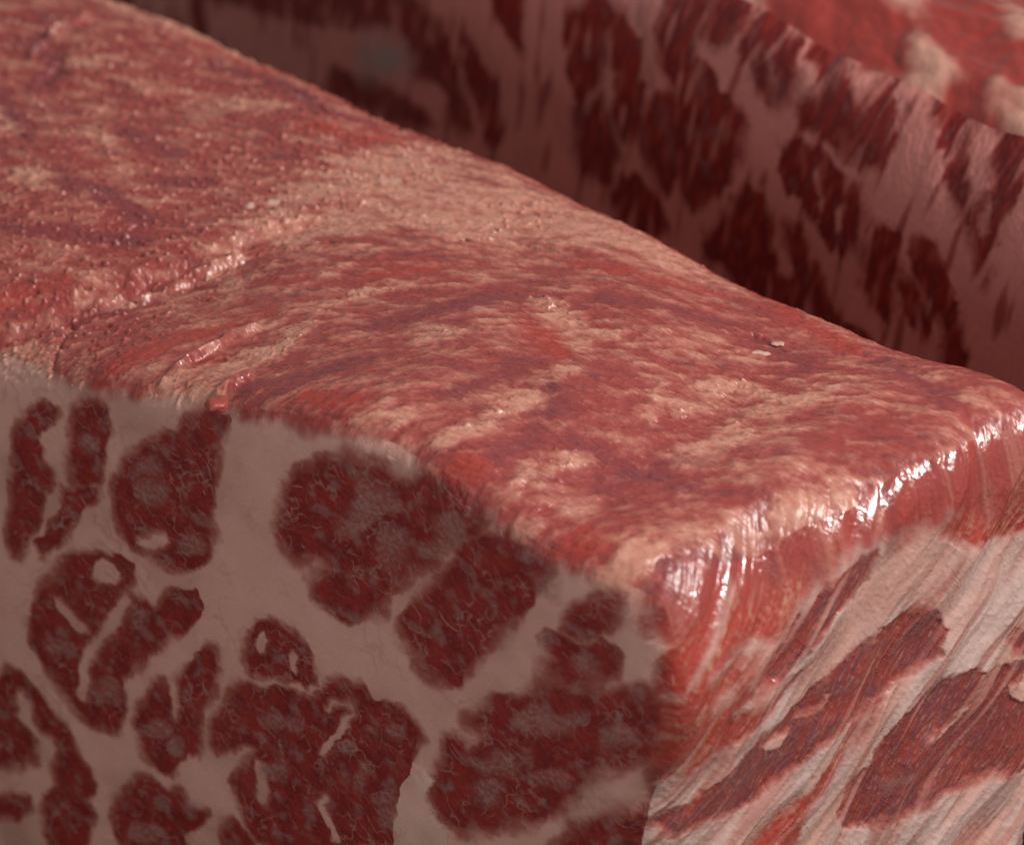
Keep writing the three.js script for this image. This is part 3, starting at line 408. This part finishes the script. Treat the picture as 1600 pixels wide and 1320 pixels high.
// left cut face of the front block: smooth waxy fat with lean islands
const FL = new Face(1836, 1376, -12, 160, -115, 14);
FL.shapes(SHAPES.L.map((q) => [q[0], q[1], q[2] * (q[1] === 'lean' ? 2.5 : 1.3), ...q.slice(3)]), 0.62, { fat: ['lean'], smear: [], tongue: ['lean', 'smear'] }, { lean: 0.5, fat: 0.22, smear: 0.25 });
{ const lean = FL.channel('lean'), at = (x, y) => FL.at(lean, x, y);
  FL.strands(3400, 7, (r) => { const x = -8 + r() * 150, y = -100 + r() * 108, l = at(x, y); if (r() > 0.22 + 0.75 * l * (0.08 + 0.92 * sst(-0.2, 0.5, n2(x * 0.11, y * 0.11 + 4)))) return null;
    return { x, y, ang: (r() < 0.75 ? 0.75 : -0.1) + Math.PI + (r() - 0.5) * 1.2, len: 0.8 + r() * r() * 4.2, wid: 0.03 + 0.07 * r() * r(), amp: 0.3 + 0.7 * r(), bend: (r() - 0.5) * 1.0 }; });
  const smear = FL.channel('smear'), strand = FL.channel('strand'), tongue = FL.channel('tongue'), halo = blurred(lean, FL.w, FL.h, 18), o = [0, 0, 0];
  FL.each((k, x, y) => {
    if (x > 141 || y + 50 + 0.42 * (x + 4) < 0) lean[k] = Math.max(lean[k], sst(0.0, 0.3, fbm(x * 0.09, y * 0.07 + 3, 2)));      // same islands past the drawn outlines
    const f1 = fbm(x * 0.25, y * 0.25, 3), f2 = n2(x * 3.1, y * 3.1), f3 = fbm(x * 1.1 + 40, y * 1.1, 2);
    const grain = n2((x * 0.82 - y * 0.57) * 6, (x * 0.57 + y * 0.82) * 1.6);
    const l = lean[k], rim = l * (1 - l) * 4;
    const slow = fbm(x * 0.055 + 8, y * 0.055, 3), q = 1 + 0.05 * f1 + 0.03 * f2 + 0.04 * grain + 0.30 * slow; o[0] = C.fat[0] * q; o[1] = C.fat[1] * q * (1 + 0.03 * f3); o[2] = C.fat[2] * q;
    lerp3(o, [0.55, 0.325, 0.275], 0.5 * sst(-0.1, 0.5, slow + 0.3 * f1));
    lerp3(o, [0.50, 0.20, 0.15], clamp(0.75 * halo[k] * (0.6 + 0.8 * f1)));      // thin fat over lean shows pink, patchily
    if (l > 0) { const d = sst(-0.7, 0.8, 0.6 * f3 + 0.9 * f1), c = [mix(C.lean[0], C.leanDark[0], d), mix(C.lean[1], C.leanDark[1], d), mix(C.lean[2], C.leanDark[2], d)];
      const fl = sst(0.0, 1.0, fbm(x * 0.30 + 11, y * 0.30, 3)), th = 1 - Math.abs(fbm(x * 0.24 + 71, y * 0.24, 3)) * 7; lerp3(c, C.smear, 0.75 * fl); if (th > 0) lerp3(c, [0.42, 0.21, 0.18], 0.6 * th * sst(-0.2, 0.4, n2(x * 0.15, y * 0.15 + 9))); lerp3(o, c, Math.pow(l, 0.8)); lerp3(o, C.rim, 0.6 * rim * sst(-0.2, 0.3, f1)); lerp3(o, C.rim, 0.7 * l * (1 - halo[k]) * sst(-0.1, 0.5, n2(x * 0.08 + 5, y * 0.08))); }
    const sm = smear[k] * (0.5 + 0.5 * sst(-0.5, 0.5, f3 + 0.4 * f2)); lerp3(o, [0.38, 0.20, 0.18], 0.62 * sm);
    if (tongue[k]) lerp3(o, [C.tongue[0] * q, C.tongue[1] * q, C.tongue[2] * q], tongue[k]);
    const edge = knots(CFG.hA, x) - 2.2 - 1.3 * n2(x * 0.13, 1.5) - 0.9 * n2(x * 0.4, y * 0.4);
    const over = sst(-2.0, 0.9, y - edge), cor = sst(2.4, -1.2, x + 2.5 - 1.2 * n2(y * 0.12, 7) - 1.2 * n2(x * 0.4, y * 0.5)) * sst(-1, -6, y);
    if (over > 0) { const tc = [0, 0, 0], v0 = Math.max(0, edge + 1 - y) * 0.6; topLook(x, v0, chan('fat', x, v0), chan('dark', x, v0), chan('red', x, v0), tc); lerp3(o, tc, over); }
    if (cor > 0) { const tc = [0, 0, 0]; FE.colAt(clamp(3.5 - x, 0, 6) * 0.6, y, tc); lerp3(o, tc, 0.9 * cor); }  // corner strip takes the end face colour, painted glow included
    const st = strand[k] * (1 - tongue[k]) * (1 - over); lerp3(o, l > 0.4 ? C.strand : [0.70, 0.45, 0.38], (0.5 + 0.35 * l) * st);
    const vein = 1 - Math.abs(fbm(x * 0.16 + 30, y * 0.16, 3)) * 5; if (vein > 0) lerp3(o, [0.46, 0.17, 0.13], 0.40 * vein * (1 - l) * (1 - over) * sst(-0.1, 0.5, n2(x * 0.07, y * 0.07 + 40)));
    FL.med[k] = 0.15 * over - 0.25 * l + 0.10 * sm + 0.5 * tongue[k] + 1.1 * n2(x * 0.035, y * 0.035) + 0.25 * n2(x * 0.1, y * 0.1) + 0.05 * f3 * (0.4 + l) + 0.10 * st;
    FL.fine[k] = 0.012 * f2 + 0.016 * grain + l * 0.03 * f3 + 0.09 * st;
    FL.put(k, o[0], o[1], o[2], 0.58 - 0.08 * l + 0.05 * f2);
  }); }

// back block, shaded face and top
const FK = new Face(1600, 800, 30, 360, -115, 50);
FK.shapes(SHAPES.K.map((q) => [q[0], q[1], q[2] * 2.4, ...q.slice(3)]), 1.0, { fat: ['lean'], smear: [], teal: ['lean'], red: [], pale: ['lean'] }, { lean: 1.0 });
{ const lean = FK.channel('lean'), smear = FK.channel('smear'), teal = FK.channel('teal'), pale = FK.channel('pale'), red = FK.channel('red'), o = [0, 0, 0];
  FK.each((k, x, y) => {
    if (x < 62 || x > 318 || y < -46 - 0.05 * x) lean[k] = Math.max(lean[k], sst(0.0, 0.25, fbm(x * 0.12, y * 0.05 + 3, 2)));
    const f1 = fbm(x * 0.15, y * 0.1, 3), f2 = fbm(x * 1.2, y * 0.7, 2), f3 = n2(x * 0.5 + 0.1 * y, y * 0.18) + 0.15 * n2(x * 1.3, y * 0.5); if (pale[k] < 0.5) lean[k] = clamp(lean[k] + 0.22 * f3 * (0.3 + lean[k]) + 0.7 * sst(0.15, 0.6, n2(x * 0.34 + 0.07 * y, y * 0.07 + 2)) - 0.5 * sst(0.2, 0.6, n2(x * 0.4 + 0.1 * y + 30, y * 0.09))); const l = lean[k];
    const q = 1 + 0.08 * f1 + 0.05 * f2; o[0] = C.fat[0] * q; o[1] = C.fat[1] * 0.72 * q; o[2] = C.fat[2] * 0.77 * q;  // fat tinted redder and darker here, bounce light painted into its colour
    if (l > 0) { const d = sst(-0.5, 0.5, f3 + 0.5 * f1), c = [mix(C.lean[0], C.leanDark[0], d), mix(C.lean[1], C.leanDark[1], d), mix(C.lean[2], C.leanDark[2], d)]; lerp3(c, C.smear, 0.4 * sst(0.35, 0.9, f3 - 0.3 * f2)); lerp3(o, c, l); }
    lerp3(o, C.smear, 0.7 * smear[k]); lerp3(o, [0.36, 0.38, 0.36], 0.8 * teal[k]);
    if (pale[k]) { const c = [0.60, 0.37, 0.27]; lerp3(c, [0.32, 0.036, 0.028], 0.85 * sst(0.0, 0.5, f3 + 0.5 * n2(x * 0.25, y * 0.25))); lerp3(o, c, pale[k]); }
    lerp3(o, C.red, 0.8 * red[k]);
    FK.med[k] = 1.4 * FK.channel('rim')[k] - 0.12 * l + 0.8 * n2(x * 0.05, y * 0.05) + 0.02 * f3; FK.fine[k] = 0.06 * f2;
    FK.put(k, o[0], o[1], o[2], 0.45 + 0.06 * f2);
  }); }
const FK2 = new Face(1024, 512, 0, 380, -10, 110);
FK2.each((k, x, y) => { const a = n2(x * 0.03 + y * 0.05, y * 0.08 - x * 0.04), b = fbm(x * 0.09, y * 0.12, 3), o = [0.32, 0.036, 0.028]; lerp3(o, [0.62, 0.32, 0.245], sst(0.0, 0.8, a + 0.5 * b));
  FK2.med[k] = 1.1 * b + 0.7 * a; FK2.fine[k] = 0.05 * n2(x * 1.2, y * 1.2); FK2.put(k, o[0], o[1], o[2], 0.36); });

// ------------------------------------------------------------------ blocks: a rounded solid bounded by cut faces, meshed face by face
const smax = (a, b, r) => { const h = Math.max(r - Math.abs(a - b), 0) / r; return Math.max(a, b) + h * h * r * 0.25; };
function solid({ P, m, La, W, Hb, R, step, faces }) {
  // faces: { name: { grid: [axis1 range/step, ...] } }; returns per face { pos, nor, nu, nv }
  const out = {};
  const clampIn = (a, b, y) => { const ca = clamp(a, R, La - R), w = W(a), cb = clamp(b, R, w - R), cy = clamp(y, -Hb + R, -R); return [ca, cb, cy]; };
  const tmp = [0, 0, 0];
  for (const [name, F] of Object.entries(faces)) {
    const nu = F.nu, nv = F.nv, pos = new Float32Array(nu * nv * 3), nor = new Float32Array(nu * nv * 3);
    for (let j = 0, k = 0; j < nv; j++) for (let i = 0; i < nu; i++, k += 3) {
      const [a, b, y] = F.q(i / (nu - 1), j / (nv - 1));
      const c = clampIn(a, b, y), p0 = P(...c), p1 = P(a, b, y);
      let dx = p1[0] - p0[0], dy = p1[1] - p0[1], dz = p1[2] - p0[2]; const dl = Math.hypot(dx, dy, dz) || 1; dx /= dl; dy /= dl; dz /= dl;
      let lo = 0, hi = dl + 16, flo = m(p0[0], p0[1], p0[2], true), fhi = 1, t = dl;
      for (let it = 0; it < 22; it++) { const f = m(p0[0] + dx * t, p0[1] + dy * t, p0[2] + dz * t, F.detail); if (Math.abs(f) < 0.004) break; if (f > 0) { hi = t; } else lo = t; let tn = t - f * 1.05; if (tn <= lo || tn >= hi) tn = (lo + hi) / 2; t = tn; }
      const x = p0[0] + dx * t, yy = p0[1] + dy * t, z = p0[2] + dz * t, e = F.eps ?? 0.18;
      const f0 = m(x, yy, z, F.detail); let gx = m(x + e, yy, z, F.detail) - f0, gy = m(x, yy + e, z, F.detail) - f0, gz = m(x, yy, z + e, F.detail) - f0; const gl = Math.hypot(gx, gy, gz) || 1;
      pos[k] = x; pos[k + 1] = yy; pos[k + 2] = z; nor[k] = gx / gl; nor[k + 1] = gy / gl; nor[k + 2] = gz / gl;
    }
    out[name] = { pos, nor, nu, nv };
  }
  return out;
}
// split the grids into parts: faceOf(triangle centre) -> which cut face it shows, key -> which piece of that face; every piece is a mesh of its own that shares the face's material
function parts(parent, grids, faces, faceOf, origin) {
  const bins = new Map();
  grids.forEach(({ pos, nor, nu, nv }, gi) => {
    const tri = (a, b, c) => {
      const x = (pos[3 * a] + pos[3 * b] + pos[3 * c]) / 3, y = (pos[3 * a + 1] + pos[3 * b + 1] + pos[3 * c + 1]) / 3, z = (pos[3 * a + 2] + pos[3 * b + 2] + pos[3 * c + 2]) / 3;
      const ux = pos[3 * b] - pos[3 * a], uy = pos[3 * b + 1] - pos[3 * a + 1], uz = pos[3 * b + 2] - pos[3 * a + 2], wx = pos[3 * c] - pos[3 * a], wy = pos[3 * c + 1] - pos[3 * a + 1], wz = pos[3 * c + 2] - pos[3 * a + 2];
      const side = (uy * wz - uz * wy) * nor[3 * a] + (uz * wx - ux * wz) * nor[3 * a + 1] + (ux * wy - uy * wx) * nor[3 * a + 2];
      const f = faceOf(x, y, z), key = f * 1000 + faces[f].key(x, y, z); let L = bins.get(key); if (!L) bins.set(key, L = []);
      side < 0 ? L.push(gi, a, c, b) : L.push(gi, a, b, c); };
    for (let j = 0; j < nv - 1; j++) for (let i = 0; i < nu - 1; i++) { const a = j * nu + i, b = a + 1, c = a + nu, d = c + 1; tri(a, b, d); tri(a, d, c); }
  });
  for (const [key, L] of [...bins]) if (L.length < 160 && key % 1000) { const base = bins.get(key - key % 1000); if (base) { for (const v of L) base.push(v); bins.delete(key); } }   // slivers join the face around them
  const made = {};
  for (const [key, L] of [...bins].sort((p, q) => p[0] - q[0])) {
    const F = faces[Math.floor(key / 1000)], map = new Map(), ip = [], inn = [], iu = [], idx = new Uint32Array(L.length / 4 * 3); let n3 = 0;
    for (let t = 0; t < L.length; t += 4) { const { pos, nor } = grids[L[t]];
      for (let e = 1; e < 4; e++) { const v = L[t + e], id = L[t] * 1e6 + v; let n = map.get(id);
        if (n === undefined) { n = map.size; map.set(id, n); const x = pos[3 * v], y = pos[3 * v + 1], z = pos[3 * v + 2], u = F.uv(x, y, z); ip.push((x - origin[0]) * MM, (y - origin[1]) * MM, (z - origin[2]) * MM); inn.push(nor[3 * v], nor[3 * v + 1], nor[3 * v + 2]); iu.push(u[0], u[1]); }
        idx[n3++] = n; } }
    const g = new THREE.BufferGeometry(); g.setAttribute('position', new THREE.Float32BufferAttribute(ip, 3)); g.setAttribute('normal', new THREE.Float32BufferAttribute(inn, 3)); g.setAttribute('uv', new THREE.Float32BufferAttribute(iu, 2)); g.setIndex(new THREE.BufferAttribute(idx, 1));
    const me = new THREE.Mesh(g, F.material); me.name = F.name(key % 1000); made[key] = me;
    const host = F.within && key % 1000 ? made[key - key % 1000 + F.within[key % 1000]] : null;                    // a fleck inside a lean island is a piece of that island
    (host && host !== me && host.parent === parent && /fleck|streak/.test(me.name) && /lean/.test(host.name) ? host : parent).add(me);
  }
}
const plainPart = (parent, G, name, material, origin) => parts(parent, [G], [{ uv: () => [0, 0], key: () => 0, name: () => name, material }], () => 0, origin);
// tiny groups of triangles must not vanish: keys are first checked against their size
function keyed(F, minPixels) { const n = {}; for (const v of F.id) n[v] = (n[v] ?? 0) + 1; return (x, y) => { const v = F.idAt(x, y); return n[v] >= minPixels ? v : 0; }; }

function lumps(parent, O) {                           // crumbs of fat and wet beads on the top
  const rnd = rng(5), white = new THREE.MeshPhysicalMaterial({ color: new THREE.Color().setRGB(0.66, 0.42, 0.34), roughness: 0.35, clearcoat: 0.4, clearcoatRoughness: 0.12 });
  const pale = new THREE.MeshPhysicalMaterial({ color: new THREE.Color().setRGB(0.60, 0.33, 0.26), roughness: 0.4, clearcoat: 0.3, clearcoatRoughness: 0.2 });
  const wet = new THREE.MeshPhysicalMaterial({ color: new THREE.Color().setRGB(0.56, 0.26, 0.20), roughness: 0.15, clearcoat: 1, clearcoatRoughness: 0.03 });
  const nub = new THREE.MeshPhysicalMaterial({ color: new THREE.Color().setRGB(0.36, 0.06, 0.048), roughness: 0.5, clearcoat: 0.1, clearcoatRoughness: 0.2 });
  for (const [name, s, v, rx, rz] of SHAPES.M) {
    const y = topHeight(s, v) + FT.at(FT.med, s, v), x = -s * cosA + v * sinA, z = -s * sinA - v * cosA, bead = name === 'moisture_bead', ry = bead ? 0.35 : name === 'lean_nub' ? 0.9 : Math.min(0.7, 0.4 * Math.min(rx, rz));
    const g = new THREE.IcosahedronGeometry(1, 4), p = g.attributes.position, k = rnd() * 50;
    for (let i = 0; i < p.count; i++) { let a = p.getX(i), b = p.getY(i), c = p.getZ(i); const w = 1 + 0.5 * n2(a * 1.1 + k, c * 1.1 + b) + 0.12 * n2(a * 3 + k, c * 3 - b); p.setXYZ(i, a * w * rx * MM, b * w * ry * MM, c * w * rz * MM); }
    const h = mergeVertices(g.deleteAttribute('normal').deleteAttribute('uv')); h.computeVertexNormals();
    const me = new THREE.Mesh(h, bead ? wet : name === 'lean_nub' ? nub : name === 'white_fat_crumb' ? white : pale); me.name = name; me.rotation.y = (rnd() - 0.5) * 0.7;
    me.position.set((x - O[0]) * MM, (y - O[1] - ry * 0.45) * MM, (z - O[2]) * MM); parent.add(me);
  }
}
const cosA = Math.cos(38 * Math.PI / 180), sinA = Math.sin(38 * Math.PI / 180), cosB = Math.cos(34 * Math.PI / 180), sinB = Math.sin(34 * Math.PI / 180);
const topHeight = (s, v) => { const q = clamp(v / (CFG.vb[0] + CFG.vb[1] * s), 0, 1.1), w = q < 1 ? q * q * (3 - 2 * q) : 1; return knots(CFG.hA, s) * (1 - w) + knots(CFG.hB, s) * w + CFG.crown * 4 * q * (1 - q); };
const endDist = (x, y, z, t) => x * sinB + z * cosB - CFG.swell * Math.exp(-(((y + 18) / 15) ** 2)) * Math.exp(-Math.max(0, t - 3) / 14);    // the end face swells a little beside the corner
function frontSolid(x, y, z, detail) {
  const s = -(x * cosA + z * sinA), v = x * sinA - z * cosA, t = x * cosB - z * sinB;
  let dT = y - topHeight(s, v), dL = -v, dE = endDist(x, y, z, t);
  if (detail) { dT -= FT.at(FT.med, s, v); dL -= FL.at(FL.med, s, y); dE -= FE.at(FE.med, t, y); }
  let m = smax(smax(dT, dE, mix(CFG.rE, 12, sst(45, 80, t))), dL, mix(CFG.rL, 9, sst(-4, -16, y) * sst(20, 4, s)));
  m = smax(m, v - (CFG.vb[0] + CFG.vb[1] * s), CFG.rB);
  return Math.max(m, s - 262, -115 - y);
}
{
  const La = 262, Hb = 115, W = (a) => (CFG.vb[0] + CFG.vb[1] * a) / 0.992;
  const P = (a, b, y) => [-a * cosA + b * cosB, y, -a * sinA - b * sinB];
  const dense = (x) => x;
  const G = solid({ P, m: frontSolid, La, W, Hb, R: 14, faces: {
    top: { nu: 840, nv: 330, detail: true, q: (i, j) => { const a = i * La; return [a, j * W(a), 0]; } },
    left: { nu: 560, nv: 300, detail: true, q: (i, j) => [i * La * (0.35 + 0.65 * i), 0, -Hb * j] },
    end: { nu: 260, nv: 300, detail: true, q: (i, j) => [0, i * W(0), -Hb * j] },
    rear: { nu: 90, nv: 40, q: (i, j) => { const a = i * La; return [a, W(a), -Hb * j]; } },
    far: { nu: 50, nv: 40, q: (i, j) => [La, i * W(La), -Hb * j] },
    base: { nu: 90, nv: 40, q: (i, j) => { const a = i * La; return [a, j * W(a), -Hb]; } } } });
  const block = new THREE.Group(); block.name = 'beef_block'; scene.add(block);
  block.userData = { label: 'marbled raw beef block with lit fibrous top and wide fat-webbed shaded side', category: 'beef' };
  const O = [-60, -115, -60]; block.position.set(O[0] * MM, HT + O[1] * MM, O[2] * MM);
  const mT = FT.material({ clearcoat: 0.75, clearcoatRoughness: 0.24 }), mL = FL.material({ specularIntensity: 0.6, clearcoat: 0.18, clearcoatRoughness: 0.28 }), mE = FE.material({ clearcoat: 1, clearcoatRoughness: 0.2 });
  const S = (x, z) => -(x * cosA + z * sinA), V = (x, z) => x * sinA - z * cosA, T = (x, z) => x * cosB - z * sinB;
  const kT = keyed(FT, 2500), kL = keyed(FL, 700), kE = keyed(FE, 700);
  const nm = { strand: 'fat_web', lean: 'lean_island', smear: 'fat_fleck', fat: 'fat_fleck', tongue: 'fat_tongue' };
  parts(block, [G.top, G.left, G.end], [
    { material: mT, uv: (x, y, z) => FT.uv(S(x, z), V(x, z)), key: (x, y, z) => kT(S(x, z), V(x, z)), name: (k) => k === 0 ? 'fibrous_lean' : { fat: 'fat_patch', dark: 'dark_lean_streak', red: 'red_lean_patch', bulge: 'upper_muscle', crease: 'seam', rim: 'fat_ridge' }[FT.names[k]] },
    { material: mL, within: FL.within, uv: (x, y, z) => FL.uv(S(x, z), y), key: (x, y, z) => kL(S(x, z), y), name: (k) => k === 0 ? 'fat_web' : nm[FL.names[k]] },
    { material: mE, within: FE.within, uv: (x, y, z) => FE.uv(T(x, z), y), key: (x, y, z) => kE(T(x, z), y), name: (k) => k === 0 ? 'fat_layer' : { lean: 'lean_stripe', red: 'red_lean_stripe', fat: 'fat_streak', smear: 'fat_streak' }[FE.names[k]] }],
  (x, y, z) => { const s = S(x, z), v = V(x, z), t = T(x, z); const w = 0.6 * n2(s * 0.16, 2.2), w2 = 1.5 * n2(t * 0.09, 5), w3 = 0.5 * n2(y * 0.13, 6);
    const dT = y - topHeight(s, v), dL = -v, dE = endDist(x, y, z, t); if (dT > dL - w && dT > dE - w2) return 0; return dL + w3 > dE ? 1 : 2; }, O);
  lumps(block, O);
  const plain = new THREE.MeshPhysicalMaterial({ color: new THREE.Color().setRGB(0.36, 0.10, 0.08), roughness: 0.5 });
  plainPart(block, G.rear, 'rear_side', plain, O);
  plainPart(block, G.far, 'far_end', plain, O);
  plainPart(block, G.base, 'underside', plain, O);
}
{
  const b1 = CFG.back[1], n1 = Math.hypot(1, b1), d2 = [(-cosA + b1 * sinA) / n1, (-sinA - b1 * cosA) / n1];      // along the block, away to the left
  const o2 = [60 * cosA + (CFG.back[0] - 60 * b1) * sinA, 60 * sinA - (CFG.back[0] - 60 * b1) * cosA];
  const e2 = [-d2[1], d2[0]];                                                                                       // into the block
  if (e2[0] * sinA - e2[1] * cosA < 0) { e2[0] *= -1; e2[1] *= -1; }
  const La = 380, Hb = 115 + CFG.h2, W = () => 105, DY = CFG.h2;
  const P = (a, b, y) => [o2[0] + a * d2[0] + b * e2[0], y + DY, o2[1] + a * d2[1] + b * e2[1]];
  const loc = (x, z) => [(x - o2[0]) * d2[0] + (z - o2[1]) * d2[1], (x - o2[0]) * e2[0] + (z - o2[1]) * e2[1]];
  const m = (x, y, z, detail) => { const [a, b] = loc(x, z); let dT = y - knots(CFG.hK, a) - 0.04 * 0, dF = -b, r = knots(CFG.rK, a);
    if (detail) { dT -= FK2.at(FK2.med, a, b); dF -= FK.at(FK.med, a, y); }
    return Math.max(smax(smax(dT, dF, r), b - 105, 8), a - La, -a, -115 - y); };
  const G = solid({ P, m, La, W, Hb, R: 14, faces: {
    top: { nu: 420, nv: 120, detail: true, q: (i, j) => [i * La, j * 105, 0] },
    front: { nu: 560, nv: 200, detail: true, q: (i, j) => [i * La, 0, -Hb * j] },
    rear: { nu: 60, nv: 30, q: (i, j) => [i * La, 105, -Hb * j] }, near: { nu: 40, nv: 40, q: (i, j) => [0, i * 105, -Hb * j] }, far: { nu: 40, nv: 40, q: (i, j) => [La, i * 105, -Hb * j] }, base: { nu: 60, nv: 30, q: (i, j) => [i * La, j * 105, -Hb] } } });
  const block = new THREE.Group(); block.name = 'beef_block_001'; scene.add(block);
  block.userData = { label: 'raw beef block standing behind the other, dark streaked face and glossy lit top edge', category: 'beef' };
  const O = [P(190, 52, 0)[0], -115, P(190, 52, 0)[2]]; block.position.set(O[0] * MM, 0, O[2] * MM);
  const mF = FK.material({ specularIntensity: 0.6, clearcoat: 0.2, clearcoatRoughness: 0.25 }), mT = FK2.material({ clearcoat: 0.8, clearcoatRoughness: 0.2 }), kF = keyed(FK, 700);
  parts(block, [G.front, G.top], [
    { material: mF, within: FK.within, uv: (x, y, z) => FK.uv(loc(x, z)[0], y), key: (x, y, z) => kF(loc(x, z)[0], y), name: (k) => k === 0 ? 'fat_web' : { lean: 'lean_streak', fat: 'fat_fleck', smear: 'fat_fleck', teal: 'grey_film_patch', rim: 'glossy_ridge', red: 'red_lean_patch', pale: 'pale_fat_edge' }[FK.names[k]] },
    { material: mT, uv: (x, y, z) => FK2.uv(...loc(x, z)), key: () => 0, name: () => 'lit_top' }],
  (x, y, z) => { const [a, b] = loc(x, z); return y - knots(CFG.hK, a) > -b - 1 + 3 * n2(a * 0.05, 3) ? 1 : 0; }, O);
  const plain = new THREE.MeshPhysicalMaterial({ color: new THREE.Color().setRGB(0.36, 0.10, 0.08), roughness: 0.5 });
  plainPart(block, G.rear, 'rear_side', plain, O); plainPart(block, G.near, 'near_end', plain, O);
  plainPart(block, G.far, 'far_end', plain, O); plainPart(block, G.base, 'underside', plain, O);
}
// the board that both blocks rest on
{ const g = new THREE.BoxGeometry(0.9, 0.02, 0.9); const t = new THREE.Mesh(g, new THREE.MeshStandardMaterial({ color: new THREE.Color().setRGB(0.10, 0.07, 0.055), roughness: 0.6 }));
  t.name = 'table_surface'; t.position.set(0, -0.0102, -0.1); t.receiveShadow = true; t.userData = { kind: 'structure', label: 'dark board under the two beef blocks', category: 'surface' }; scene.add(t); }
scene.traverse((o) => { if (o.isMesh) o.castShadow = o.receiveShadow = true; });
renderer.render(scene, camera);
